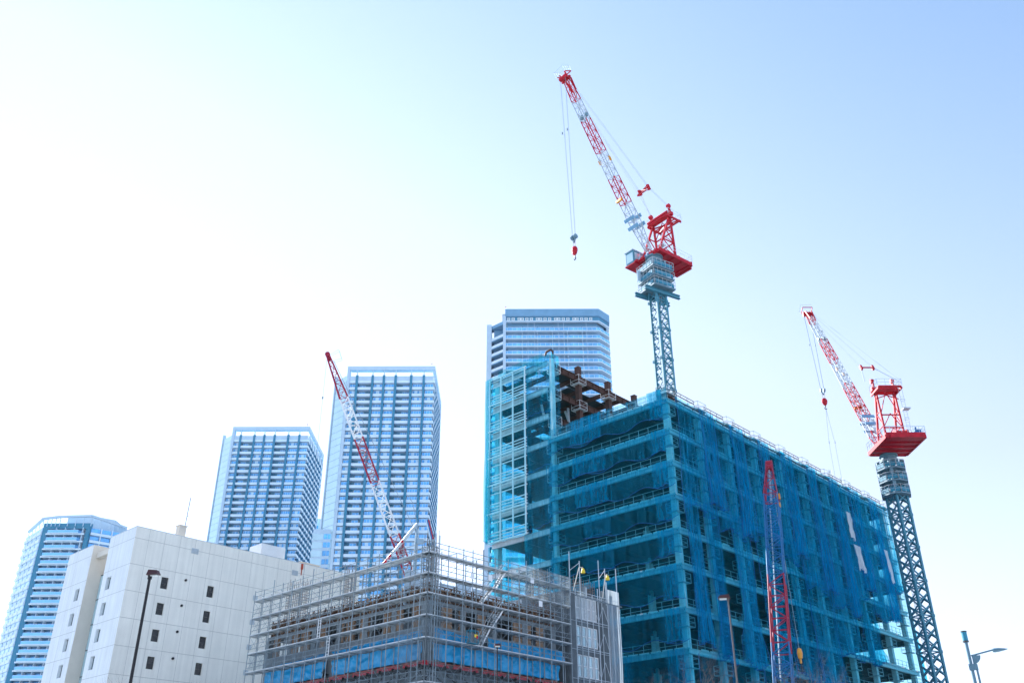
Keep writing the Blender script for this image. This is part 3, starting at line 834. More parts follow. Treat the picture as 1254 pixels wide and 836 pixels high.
# -- wing front
for i, (z0, z1) in enumerate(((54.6, 63.6), (46.4, 54.9), (38.2, 46.7), (30, 38))):
    net('L', 18.9, 24.2, z0, z1, .5, M['netblue'], f"blue net over the wing beside the white grid, panel {['topmost', 'second', 'third', 'lowest'][i]} from the roof", group="nets beside the white grid", pleat=.14, folds=4, sag=.4, seed=80 + i, nx=60, nz=18)
    net('L', 23.6, 31.9, z0, z1 - .3, -.2, M['netteal'], f"teal net behind the white grid of the wing, {['topmost', 'second', 'third', 'lowest'][i]} panel", group="nets behind the white grid", pleat=.1, folds=5, sag=.3, seed=90 + i, nx=70, nz=16)
net('R', -.3, 1.5, 50.6, 63.8, -18.95, M['netblue'], "blue net wrapped round the wing's tall corner column", pleat=.1, folds=2, sag=.3, seed=105, nx=30, nz=24)
net('L', 23.5, 31.3, 37.6, 63.3, 1.0, M['netlight'], "fine teal net in front of the white grid of the wing", pleat=.03, folds=4, sag=.1, seed=106, nx=50, nz=24, hem=False)
net('R', .2, 22, 38, 63.2, -31.3, M['netteal'], "teal net closing the outer flank of the wing", pleat=.12, folds=8, sag=.3, seed=103, nx=80, nz=30)
net('L', 20.2, 31.2, 38, 58, -22.3, M['netteal'], "teal net closing the rear of the wing", pleat=.1, folds=6, sag=.3, seed=104, nx=60, nz=24)
net('L', 20.2, 31.2, 8, 38, -22.2, M['netteal'], "teal net closing the rear of the wing below the white grid", pleat=.1, folds=6, sag=.3, seed=107, nx=60, nz=24)
net('R', .2, 22, 8, 38, -31.2, M['netteal'], "teal net closing the outer flank of the wing below the white grid", pleat=.12, folds=8, sag=.3, seed=108, nx=80, nz=24)
net('L', 30.5, 31.9, 38, 63.4, .6, M['netgreen'], "ragged sea green net along the outer left edge of the wing", pleat=.22, folds=4, sag=.6, seed=101, nx=50, nz=50)
net('L', 20.5, 29.5, 62.4, 64.3, .35, M['netgreen'], "thin green net along the top edge of the wing", pleat=.1, folds=4, sag=.5, seed=102, nx=50, nz=8)
# -- long right facade
bays = ["first", "second", "third", "fourth", "fifth", "sixth", "seventh", "eighth", "ninth"]
for k in range(9):
    a, c = COLV[k] - .2, COLV[k + 1] + .2
    zlow = [36.2, 34.8, 36.6, 34.2, 31.5, 30.2, 33.0, 30.5, 36][k]
    net('R', a + .4, c - 1.0, zlow, 50.75, .75, M['netblue'], f"tall pleated blue net from the roof edge in the {bays[k]} bay from the near corner", group="upper tier nets on the long facade", pleat=.32, folds=7, sag=1.0, taper=.06, seed=120 + k, nx=110, nz=40)
    if k < 8:
        net('R', c - 2.5 + .3 * (k % 3), c + .9, zlow + 1.5 - (k % 3), 50.7, 1.0, M['netfold'], f"narrow gathered blue net over the column between the {bays[k]} and {bays[k+1]} bays", group="gathered nets over the columns of the long facade", pleat=.3, folds=5, sag=.6, taper=.12, seed=140 + k, nx=80, nz=36, lean=.6)
    z1 = [37.9, 37.9, 37.9, 37.6, 34.5, 33.8, 33.5, 29, 0][k]
    if k < 7:
        wid = [.42, .62, .8, .9, 1, 1, .8][k]
        net('R', c - (c - a) * wid, c - .1, 19.2 if k < 5 else 23.5, z1, .8, M['netblue'] if k in (1, 4, 5) else M['netteal'], f"long blue net hanging through the middle storeys of the {bays[k]} bay", group="middle tier nets on the long facade", pleat=.36, folds=7, sag=.9, taper=.18 if k < 3 else .05, seed=160 + k, nx=110, nz=36, lean=.5)
    if k < 6:
        net('R', a, c - .3 * (k % 2), 2, 19.6, .7, M['netteal'], f"dark teal net over the lowest storeys of the {bays[k]} bay", group="lower tier nets on the long facade", pleat=.22, folds=8, sag=.8, seed=180 + k, nx=100, nz=30)
net('R', .2, 3.2, 20.5, 37.9, .95, M['netfold'], "narrow gathered blue net beside the near corner of the long facade", pleat=.28, folds=5, sag=.6, taper=.25, seed=200, nx=70, nz=40, lean=.8)
net('R', 45.0, 46.5, 41.6, 46.0, 1.25, M['netwhite'], "bright white sheet caught among the blue nets, upper piece", group="white sheets among the nets", pleat=.14, folds=2, sag=.4, seed=210, nx=30, nz=16, lean=.5)
net('R', 45.6, 47.6, 37.0, 41.0, 1.25, M['netwhite'], "bright white sheet caught among the blue nets, lower wider piece", group="white sheets among the nets", pleat=.14, folds=3, sag=.5, seed=211, nx=30, nz=16, lean=.6)
net('R', 57.0, 58.2, 37.0, 42.5, 1.2, M['netwhite'], "thin white sheet strip near the far end of the long facade", group="white sheets among the nets", pleat=.1, folds=2, sag=.4, seed=212, nx=24, nz=16, lean=.5)
net('R', 64.2, 65.3, 18, 50.2, .3, M['netclear'], "thin clear net fluttering at the far end of the frame", pleat=.2, folds=3, sag=.6, seed=213, nx=40, nz=60, lean=1.0)
# unseen nets added behind the frame to tint the light inside it
for k in range(4):
    o = net('R', 8 * k, 8 * k + 8, 2, 50, -20.9, M['netteal'], f"unseen net added behind the steel frame to tint its light, {['nearest', 'second', 'third', 'farthest'][k]} panel", group="added rear nets", pleat=.12, folds=5, sag=.4, seed=230 + k, nx=50, nz=30, hem=False)
# white canopies on the roof
def local(v, u, z): return Vector(BO) + VX * v + UX * u + Vector((0, 0, z))
for i, (v, w, h, lab) in enumerate(((45.5, 2.0, 3.0, "white pointed sheet standing on the roof edge, nearer and taller one"), (49.0, 2.4, 2.6, "white pointed sheet standing on the roof edge, farther and lower one"))):
    t = thing("roof_sheet", lab, "sheet", local(v, .8, 50.6), GRID, "pointed white sheets on the roof")
    m = MB(); rows = []
    for j in range(9):
        q = j / 8; rows.append([(p / 8 * w * (1 - .75 * q) + .5 * w * q * .9, .25 * math.sin(p * .9 + q * 3), h * q) for p in range(9)])
    m.grid(rows); m.build("cloth", M['netpale'], t, smooth=True)
    m = MB(); m.tube((w * .45, .12, 0), (w * .45, .12, h + .2), .05, 6); m.tube((0, .1, 0), (0, .1, 1.2), .04, 5); m.build("pole", M['steel'], t)
for i, (v, hgt) in enumerate(((31.5, 1.6), (39.0, 1.8), (56.0, 1.4))):
    t = thing("material_stack", ["low stack of brown boards on the roof edge, nearest the corner", "middle stack of boards and pipes on the roof edge", "last stack of boards near the far roof corner"][i], "board stack", local(v, 1.2, 50.6), GRID, "board stacks on the roof")
    for q in range(5):
        m = MB(); m.box(0, 1.6 + .2 * (q % 2), 0, .9, q * hgt / 6, q * hgt / 6 + .16); m.build("board", M['timber'] if q % 2 else M['rust'], t)

# ================================================================ GREY CONCRETE BUILDING IN SCAFFOLD
SO = (-7.52, 81.88, 0)
LEV = [24.5, 22.62, 20.85, 18.95, 17.05, 15.3, 13.4, 11.5, 9.6, 7.7, 5.8, 3.9, 2.0]
def concrete_shell():
    t = thing("unfinished_building", "unfinished grey concrete building standing inside the scaffold", "construction site", SO, GRID)
    X0, X1, Y0, Y1 = 1.7, 19.2, 1.7, 27.6
    for z in (4.2, 8.5, 12.8, 17.1, 20.75):
        m = MB(); m.box(X0, X1, Y0, Y1, z - .28, z); m.build("floor_slab", M['conc'], t)
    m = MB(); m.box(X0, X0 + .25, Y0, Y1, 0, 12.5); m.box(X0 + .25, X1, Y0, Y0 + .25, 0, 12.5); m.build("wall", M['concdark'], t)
    for (z0, z1) in ((13.0, 16.82), (17.1, 18.55)):
        m = MB(); P = lambda s, z, d: (X0 + d, s, z)
        hol = [] if z0 > 15 else [(a, a + 1.5, 14.0, 15.9) for a in (4, 8, 12, 16, 20, 24)]
        wall_holes(m, P, Y0, Y1, z0, z1, hol, .3)
        m.box(X0 + .3, X0 + .32, Y0, Y1, z0, z1)
        m.build("wall", M['conc'], t)
        m = MB(); P = lambda s, z, d: (s, Y0 + d, z)
        hol = [] if z0 > 15 else [(a, a + 1.5, 14.0, 15.9) for a in (4, 8, 12, 15.5)]
        wall_holes(m, P, X0, X1, z0, z1, hol, .3); m.box(X0 + .33, X1, Y0 + .3, Y0 + .32, z0, z1); m.build("wall", M['conc'], t)
    for y in [Y0 + .35 + k * 4.2 for k in range(7)]:
        m = MB(); m.box(X0 + .02, X0 + .7, y, y + .65, 17.1, 20.47); m.build("column", M['conc'], t)
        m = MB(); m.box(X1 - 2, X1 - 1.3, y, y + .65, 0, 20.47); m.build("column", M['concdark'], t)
    for x in [X0 + 4 + k * 4.2 for k in range(4)]:
        m = MB(); m.box(x, x + .65, Y0 + .02, Y0 + .7, 17.1, 20.47); m.build("column", M['conc'], t)
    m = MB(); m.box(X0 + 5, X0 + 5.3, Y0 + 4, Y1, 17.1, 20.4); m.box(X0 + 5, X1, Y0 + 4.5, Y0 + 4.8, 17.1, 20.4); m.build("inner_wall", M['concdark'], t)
    rnd = random.Random(3)
    # plywood shutters leaning in the openings of the upper storey
    for y in (3.0, 5.4, 7.1, 10.4, 12.6, 14.4, 17.2, 20.0, 22.0, 25.4):
        w = rnd.uniform(.9, 1.6); m = MB(); z = 18.6
        for q in range(2): m.box(X0 + .15, X0 + .27, y, y + w, z + q * .98, z + q * .98 + .93)
        for q in range(4): m.box(X0 + .08, X0 + .15, y + .05 + q * (w - .15) / 3, y + .12 + q * (w - .15) / 3, z, z + 1.9)
        m.build("plywood_shutter", M['ply'], t)
    for x in (3.4, 8.0, 12.9, 14.4, 16.2, 5.6):
        w = rnd.uniform(.8, 1.3); m = MB()
        for q in range(3): m.box(x, x + w, Y0 + .1, Y0 + .22, 18.3 + q * .72, 18.3 + q * .72 + .66)
        m.build("plywood_shutter", M['ply'], t)
    # beam formwork: dense timber band under the top deck
    def band(a, b, fx):
        m = MB(); L = b - a
        for k in range(int(L / .32)):
            p = a + k * .32 + rnd.uniform(-.06, .06); z0 = 20.9 + rnd.uniform(-.15, .1); z1 = 22.2 + rnd.uniform(-.25, .35); o = rnd.uniform(0, .15)
            q = [fx(p, o), fx(p + .1, o + .12)]
            m.box(min(q[0][0], q[1][0]), max(q[0][0], q[1][0]), min(q[0][1], q[1][1]), max(q[0][1], q[1][1]), z0, z1, 0 if rnd.random() < .7 else 1)
        for z in (21.05, 21.4, 21.75, 22.05):
            p0 = a
            while p0 < b - .5:
                p1 = min(b, p0 + rnd.uniform(1.2, 2.6)); zz = z + rnd.uniform(-.04, .04); q = [fx(p0, -.1), fx(p1, -.02)]
                m.box(min(q[0][0], q[1][0]), max(q[0][0], q[1][0]), min(q[0][1], q[1][1]), max(q[0][1], q[1][1]), zz, zz + .09, rnd.choice((0, 0, 1, 2)))
                p0 = p1 + .05
        q = [fx(a, .3), fx(b, .36)]
        m.box(min(q[0][0], q[1][0]), max(q[0][0], q[1][0]), min(q[0][1], q[1][1]), max(q[0][1], q[1][1]), 20.8, 22.0, 0)
        return m
    for k in range(6):
        a = Y0 + k * 4.3; band(a, min(a + 4.25, Y1), lambda p, o: (X0 + o, p)).build("beam_formwork", [M['timber'], M['ply'], M['scaf']], t)
    for k in range(4):
        a = X0 + k * 4.4; band(a, min(a + 4.35, X1), lambda p, o: (p, Y0 + o)).build("beam_formwork", [M['timber'], M['ply'], M['scaf']], t)
    # props under the formwork
    for y in [Y0 + 1 + k * 1.25 for k in range(20)]:
        m = MB(); m.tube((X0 + 1.3, y, 17.1), (X0 + 1.3, y, 20.4), .04, 5); m.build("prop", M['scaf'], t)
    # stair core at the right end
    wz = [(21.9, 24.3), (19.15, 21.3), (16.1, 18.4), (13.0, 15.2)]
    m = MB(); P = lambda s, z, d: (s, .9 + d, z)
    wall_holes(m, P, 20.0, 27.2, 0, 24.6, [(21.4, 25.0, a, b) for a, b in wz], .25)
    m.box(20.0, 20.25, .9, 7, 0, 24.6); m.box(26.95, 27.2, .9, 7, 0, 24.6); m.box(20, 27.2, 7, 7.3, 0, 24.6)
    m.build("stair_core_wall", M['concdark'], t)
    for a, b in wz:
        m = MB()
        for q in range(4):
            x = 21.45 + q * .89
            for (x0, x1, z0, z1) in ((x, x + .8, a + .05, a + .15), (x, x + .8, b - .15, b - .05), (x, x + .1, a + .15, b - .15), (x + .7, x + .8, a + .15, b - .15), (x + .1, x + .7, (a + b) / 2 - .05, (a + b) / 2 + .05)): m.box(x0, x1, .95, 1.03, z0, z1)
        f = m.build("window", M['white'], t)
        m = MB(); m.box(21.45, 24.95, 1.04, 1.08, a + .06, b - .06); m.build("pane", M['paneglass'] if a < 21 else M['deck'], f)
    for x in (20.2, 23.0, 26.0): m = MB(); m.box(x, x + .5, .95, 1.3, 24.6, 25.5); m.build("upstand", M['conc'], t)
concrete_shell()

def scaffold(label, face, s_posts, levels, ztop, s1, cat="scaffold"):
    """face 'L': along local y, outer plane x=0; 'R': along local x, outer plane y=0"""
    t = thing("scaffold", label, cat, SO, GRID)
    def P(s, o, z): return (o, s, z) if face == 'L' else (s, o, z)
    s0 = s_posts[0]
    n = 0
    for k, s in enumerate(s_posts):
        for o in (0, .95):
            m = MB(); top = ztop + (.5 if (k % 4 == 2 and o == 0) else 0) - (0 if o == 0 else .35) + .1 * ((k * 7) % 3)
            m.tube(P(s, o, 0), P(s, o, top), .06 if (k % 6 == 0) else .045, 6)
            for z in levels: m.tube(P(s, o, z - .1), P(s, o, z + .06), .06, 6)
            m.build("post", M['scaf'], t)
    for i, z in enumerate(levels):
        if abs(z - 15.3) < .1: continue
        m = MB(); a = s0
        while a < s1 - .3:
            b = min(a + 1.78, s1)
            dz = .012 * ((int(a * 10) + i) % 3)
            for q in range(2):
                x0, x1 = (.1 + q * .4, .47 + q * .4)
                p, r = P(a + .03, x0, 0), P(b - .03, x1, 0)
                m.box(min(p[0], r[0]), max(p[0], r[0]), min(p[1], r[1]), max(p[1], r[1]), z - .05 + dz, z + .0 + dz)
            a = b
        m.build("deck", M['deck'], t)
        m = MB(); p, r = P(s0, .0, 0), P(s1, .045, 0)
        m.box(min(p[0], r[0]) - .045, max(p[0], r[0]) - .0, min(p[1], r[1]) - .0, max(p[1], r[1]), z - .0, z + .07) if face == 'L' else m.box(s0, s1, -.05, -.01, z, z + .07)
        m.build("toe_board", M['deck'], t)
        m = MB()
        for h in (.0, .55, 1.0):
            for o in ((0,) if h else (0, .95)): m.tube(P(s0, o, z - .07 + h), P(s1, o, z - .07 + h), .032, 5)
        for s in s_posts: m.tube(P(s, 0, z - .07), P(s, .95, z - .07), .03, 4)
        m.build("ledger", M['scaf'], t)
        if i > 0:
            m = MB(); top = levels[i - 1] - .12
            for k, (a, b) in enumerate(zip(s_posts, s_posts[1:])):
                lo, hi = z + .15, z + 1.25 if (k % 4 == 1) else top
                m.tube(P(a, .02, lo), P(b, .02, hi), .017, 4); m.tube(P(b, .02, lo), P(a, .02, hi), .017, 4)
            m.build("brace", M['scaf'], t)
    # raking rails along the top lift
    m = MB()
    for k, (a, b) in enumerate(zip(s_posts, s_posts[1:])):
        m.tube(P(a, .95, ztop - 1.0), P(b, .95, ztop + .1 - .3), .025, 4)
        if k % 2: m.tube(P(a, .0, ztop - .9), P(b, .0, ztop - .25), .022, 4)
    m.build("guard_rake", M['steel'], t)
    return t
sl = [k * 1.775 for k in range(17)]
tl = scaffold("long tube scaffold along the left face of the grey building", 'L', sl, LEV, 25.5, 28.4)
sr = [.0, .62, 1.25, 2.4, 4.3, 5.5, 6.9, 8.5, 10.3, 11.8, 12.9, 14.7, 16.4, 18.1, 19.5]
trr = scaffold("tube scaffold along the right face of the grey building", 'R', sr, LEV, 25.5, 19.5)
st = [20.3, 22.1, 24.0, 25.6, 27.4]
def tower_scaffold():
    t = thing("scaffold_tower", "narrow braced scaffold at the right end by the white window frames", "scaffold", SO, GRID)
    for k, s in enumerate(st):
        for o in (-.05, .7):
            m = MB(); m.tube((s, o, 0), (s, o, [24.6, 25.0, 25.2, 26.2, 28.0][k] if o < 0 else 24.6), .05 if k < 4 else .06, 6); m.build("post", M['steel'], t)
    for i, z in enumerate([24.4, 21.6, 18.75, 15.9, 13.0, 10.2]):
        m = MB()
        for a, b in zip(st, st[1:]):
            m.tube((a, -.05, z), (b, -.05, z), .035, 5); m.tube((a, -.07, z - 2.6), ((a + b) / 2, -.07, z - 1.0), .03, 4); m.tube((b, -.07, z - 2.6), ((a + b) / 2, -.07, z - 1.0), .03, 4)
            m.tube((a, .7, z), (b, .7, z), .03, 4)
        m.build("brace", M['steel'], t)
    m = MB(); m.tube((20.2, -.15, 23.9), (28.0, -.15, 23.9), .07, 6); m.build("ledger", M['scaf'], t)
tower_scaffold()

# red carrying beams and dark soffit at the bracket level belong to the scaffold
for (par, face, L) in ((tl, 'L', 28.0), (trr, 'R', 18.6)):
    a = -.1
    while a < L:
        b = min(a + 3.55, L)
        m = MB()
        if face == 'L': m.ibeam((.12, a, 15.1), (.12, b - .5, 15.1), .2, .32, .04)
        else: m.ibeam((a, .12, 15.1), (b - .5, .12, 15.1), .2, .32, .04)
        m.build("carrying_beam", M['red'], par)
        a = b
    for k in range(int(L / 1.775)):
        m = MB(); s = k * 1.775 + .5
        if face == 'L': m.ibeam((-.25, s, 14.84), (1.6, s, 14.84), .16, .3, .03); m.beam((0, s, 13.4), (1.6, s, 14.5), .1)
        else: m.ibeam((s, -.25, 14.84), (s, 1.6, 14.84), .16, .3, .03); m.beam((s, 0, 13.4), (s, 1.6, 14.5), .1)
        m.build("bracket", M['black'], par)
    m = MB()
    if face == 'L': m.box(.0, 1.6, .2, L, 15.0, 15.06)
    else: m.box(.2, L, .0, 1.6, 15.0, 15.06)
    m.build("bracket_board", M['timber'], par)

# ladders between the decks
def ladder(label, v0, z0, v1, z1, y=.3):
    t = thing("scaffold_stair", label, "ladder", SO, GRID, "stairs in the scaffold")
    m = MB()
    for o in (0, .45):
        m.beam((v0, y + o, z0), (v1, y + o, z1), .06, .14)
        m.tube((v0, y + o, z0 + .9), (v1, y + o, z1 + .9), .025, 4)
    m.build("stringer", M['white'], t)
    m = MB()
    for k in range(9):
        f = (k + .5) / 9; m.box(v0 + (v1 - v0) * f - .11, v0 + (v1 - v0) * f + .11, y, y + .45, z0 + (z1 - z0) * f - .02, z0 + (z1 - z0) * f + .02)
    m.build("treads", M['deck'], t)
ladder("topmost white stair in the right scaffold, under the roof rail", 8.9, 22.7, 10.2, 24.5)
ladder("second white stair in the right scaffold, beside the timber band", 6.9, 20.9, 8.5, 22.6)
ladder("third white stair in the right scaffold, in front of the plywood", 8.4, 19.0, 9.9, 20.85)
ladder("lowest white stair in the right scaffold, above the blue tarpaulin", 7.0, 17.1, 8.2, 18.95)
t = thing("access_ladder", "white rung ladder in the middle of the left scaffold", "ladder", SO, GRID)
m = MB()
for z0, z1, y in ((19.0, 20.8, 15.6), (17.1, 18.9, 13.9)):
    for o in (0, .4): m.tube((-.06, y + o, z0), (-.06, y + o, z1), .04, 5)
    for k in range(6): m.tube((-.06, y, z0 + .15 + k * .3), (-.06, y + .4, z0 + .15 + k * .3), .025, 4)
m.build("rungs", M['white'], t)

# tarpaulins
def tarp(face, s0, s1, z0, z1, label, slope=0.0, seed=0, out=-1.25, mt='tarp'):
    rows = []; nx = max(20, int((s1 - s0) * 7)); nz = 14
    for j in range(nz + 1):
        q = j / nz; row = []
        for i in range(nx + 1):
            p = i / nx; s = s0 + (s1 - s0) * p
            n = mnoise.noise(Vector((s * 1.1, q * 2.0, seed))) * .30 + abs(mnoise.noise(Vector((s * 2.3 + q * 2.4, q * 2.5, seed + 5)))) * .28
            n += .06 * abs(math.sin(s * 1.77))
            top = z1 + slope * p + .1 * mnoise.noise(Vector((s * .8, seed, 1.5)))
            row.append(face_pt(face, s, top + (z0 - top) * q, out + n))
        rows.append(row)
    b = MB(); b.grid(rows); o = b.build("tarpaulin", M[mt], None, smooth=True); o.location = SO; o.rotation_euler = (0, 0, GRID)
    return tag(o, label, "tarpaulin", "blue tarpaulins on the grey building")
tarp('L', 1.8, 14.8, 15.5, 16.95, "bright blue tarpaulin low on the left face, the half nearer the corner", 0, 1)
tarp('L', 16.0, 26.4, 15.5, 16.95, "bright blue tarpaulin low on the left face, the half farther from the corner", 0, 2)
tarp('L', 1.8, 14.8, 17.15, 18.05, "narrow blue tarpaulin strip above the lower one, nearer the corner", -.35, 3)
tarp('L', 16.0, 26.4, 17.15, 17.75, "narrow blue tarpaulin strip above the lower one, at the far left end", -.3, 4)
tarp('R', 1.9, 18.8, 15.5, 16.95, "wide blue tarpaulin low on the right face above the red beams", 0, 5)
tarp('R', 1.9, 6.0, 17.15, 18.3, "upper blue tarpaulin on the right face, piece next to the corner", -.3, 6)
tarp('R', 8.6, 19.4, 17.15, 18.2, "upper blue tarpaulin on the right face, longer piece toward the stair core", .2, 7)

# mesh sheets on the scaffold
def mesh_sheet(face, s0, s1, z0, z1, out, label, mt='netgrey', seed=0):
    return net(face, s0, s1, z0, z1, out, M[mt], label, "mesh sheet", "grey mesh sheets on the scaffold", pleat=.03, folds=3, sag=.05, seed=seed, nx=40, nz=16, hem=False, name="mesh_sheet", origin=SO)
mesh_sheet('R', 20.2, 22.0, 13, 24.5, .1, "grey mesh sheet left of the white window frames", seed=301)
mesh_sheet('R', 25.5, 27.6, 8, 25.4, .15, "pale mesh sheet at the right end of the stair core", 'netpale', 302)
mesh_sheet('L', .1, 3.6, 13.4, 18.8, .08, "grey mesh sheet round the near corner, left side", seed=303)
mesh_sheet('R', .05, 1.9, 13.4, 20.6, .08, "grey mesh sheet round the near corner, right side", seed=304)
mesh_sheet('R', 1.9, 19.3, 8, 15, .09, "wide grey mesh sheet under the red beams, right face", seed=305)
mesh_sheet('L', 3.6, 28, 8, 15, .09, "wide grey mesh sheet under the red beams, left face", seed=306)
mesh_sheet('R', 10.6, 19.3, 22.6, 25.6, .09, "clear mesh sheet along the top lift of the right scaffold", seed=307)
mesh_sheet('L', 14.0, 27.8, 17.2, 18.9, .09, "grey mesh sheet above the far blue tarpaulins", seed=308)

# rebar cages rising from the top deck
def rebar(x, y, z0, h, label, n=4, w=.9):
    t = thing("rebar_cage", label, "rebar", Vector(SO) + VX * x + UX * y + Vector((0, 0, z0)), GRID, "rebar cages on the roof")
    rnd = random.Random(int(x * 10 + y))
    m = MB()
    for a in range(n):
        for c in range(n):
            if 0 < a < n - 1 and 0 < c < n - 1: continue
            px, py = a * w / (n - 1), c * w / (n - 1)
            m.tube((px, py, 0), (px + rnd.uniform(-.04, .04), py + rnd.uniform(-.04, .04), h + rnd.uniform(-.3, .3)), .028, 5)
    m.build("bars", M['rebar'], t)
    m = MB()
    for k in range(int(h / .3)):
        z = .15 + k * .28
        if z > h * .75: break
        q = [(0, 0), (w, 0), (w, w), (0, w)]
        for i in range(4): m.tube((*q[i], z), (*q[(i + 1) % 4], z), .018, 4)
    m.build("ties", M['rebar'], t)
rebar(2.0, 23.6, 22.0, 4.4, "rebar cage at the far left of the scaffold roof, before the white block", 5, 1.7)
rebar(2.2, 14.6, 22.0, 4.2, "rebar cage midway along the left scaffold roof line")
rebar(2.0, 2.0, 22.0, 5.2, "tall rebar cage just behind the scaffold corner")
rebar(17.5, 2.2, 22.0, 4.6, "dense rebar cage in front of the teal wing, right scaffold", 5, 1.4)
rebar(22.6, 1.6, 24.6, 2.0, "short rebar group left over the white window panels", 4, 1.2)
rebar(24.6, 1.6, 24.6, 1.8, "short rebar group right over the white window panels", 4, 1.0)
t = thing("roof_hoarding", "pale grey sheet hoarding on the roof behind the right scaffold", "hoarding", Vector(SO) + VX * 1.5 + UX * 5 + Vector((0, 0, 20.76)), GRID)
for k in range(6):
    m = MB(); m.box(2.2 * k, 2.2 * k + 2.1, 0, .06, 0, 3.3 - .25 * (k % 3)); m.build("panel", M['palewall'], t)
# work lamps
def work_lamp(x, label, dx):
    t = thing("work_lamp", label, "work lamp", Vector(SO) + VX * x + UX * .3 + Vector((0, 0, 24.5)), GRID, "yellow work lamps above the stair core")
    m = MB(); m.tube((0, 0, 0), (1.1 * dx, 0, 2.6), .05, 6); m.tube((1.1 * dx, 0, 2.6), (1.7 * dx, 0, 2.75), .045, 6); m.build("pole", M['cream'], t)
    m = MB(); m.lathe([(.02, .5), (.12, .48), (.2, .25), (.24, 0), (.2, -.04), (.0, -.04)], 12); m.build("lamp_head", M['yellow'], t, loc=(1.75 * dx, 0, 2.15))
    m = MB(); m.tube((-.5, 0, -.6), (-.5, 0, 4.0), .05, 6); m.tube((1.4 * dx, .2, -.6), (1.4 * dx, .2, 3.4), .05, 6); m.tube((-.5, 0, 2.0), (1.4 * dx, .2, 3.2), .03, 5); m.build("mounting_post", M['steel'], t)
work_lamp(20.4, "yellow work lamp on the left pole above the stair core", 1)
work_lamp(25.3, "yellow work lamp on the right pole beside the tall end post", .6)
# small signs
for i, (x, z, w, lab) in enumerate(((5.2, 23.0, .45, "small white notice board on the right scaffold, nearest the corner"), (7.5, 23.2, .5, "small cream notice board under the topmost stair"), (13.4, 24.0, .5, "square white board high on the right scaffold"), (14.6, 21.9, .5, "tilted white board in front of the timber band"))):
    t = thing("notice_board", lab, "sign", Vector(SO) + VX * x + UX * -.06 + Vector((0, 0, z)), GRID, "blank notice boards")
    m = MB(); m.box(0, w, -.04, 0, 0, w * 1.1); m.build("board", M['white'], t)
    m = MB(); m.box(.1, .16, 0, .06, .1, .3); m.box(w - .16, w - .1, 0, .06, .1, .3); m.build("clip", M['steel'], t)
t = thing("lift_cage", "small scaffold lift cage with yellow and red panel above the blue tarpaulin", "cage", Vector(SO) + VX * 4.8 + UX * -.5 + Vector((0, 0, 17.1)), GRID)
m = MB(); m.box(0, 1.1, 0, .45, 0, .05)
for x in (0, 1.05):
    for y in (0, .4): m.box(x, x + .05, y, y + .05, .05, 1.1)
m.box(0, 1.1, 0, .05, 1.1, 1.15); m.box(0, 1.1, .4, .45, 1.1, 1.15); m.build("frame", M['tealrail'], t)
m = MB(); m.box(.55, .95, -.06, -.01, .55, .8); m.build("panel", M['yellow'], t)
m = MB(); m.box(.75, .95, -.09, -.06, .45, .7); m.build("sign_plate", M['red'], t)

# ================================================================ CRANES
def lattice(mb, a, b, wa, wb, right, upv, bays, rc, rd, mi=0, zig=True, ends=True):
    """four-chord lattice from a to b; widths wa, wb"""
    a = Vector(a); b = Vector(b); right = Vector(right).normalized(); upv = Vector(upv).normalized()
    def st(f):
        c = a.lerp(b, f); w = wa + (wb - wa) * f
        return [c + right * (sx * w[0] / 2) + upv * (sy * w[1] / 2) for sx, sy in ((-1, -1), (1, -1), (1, 1), (-1, 1))]
    wa = Vector(wa); wb = Vector(wb)
    A, B = st(0), st(1)
    for k in range(4): mb.tube(A[k], B[k], rc, 6, mi=mi)
    for i in range(bays):
        p, q = st(i / bays), st((i + 1) / bays)
        for k in range(4):
            k2 = (k + 1) % 4
            if (i + k) % 2: mb.tube(p[k], q[k2], rd, 4, mi=mi)
            else: mb.tube(p[k2], q[k], rd, 4, mi=mi)
            if i % 2 == 0 or ends: mb.tube(q[k], q[k2], rd, 4, mi=mi)
    if ends:
        for k in range(4): mb.tube(A[k], A[(k + 1) % 4], rd * 1.2, 4, mi=mi)

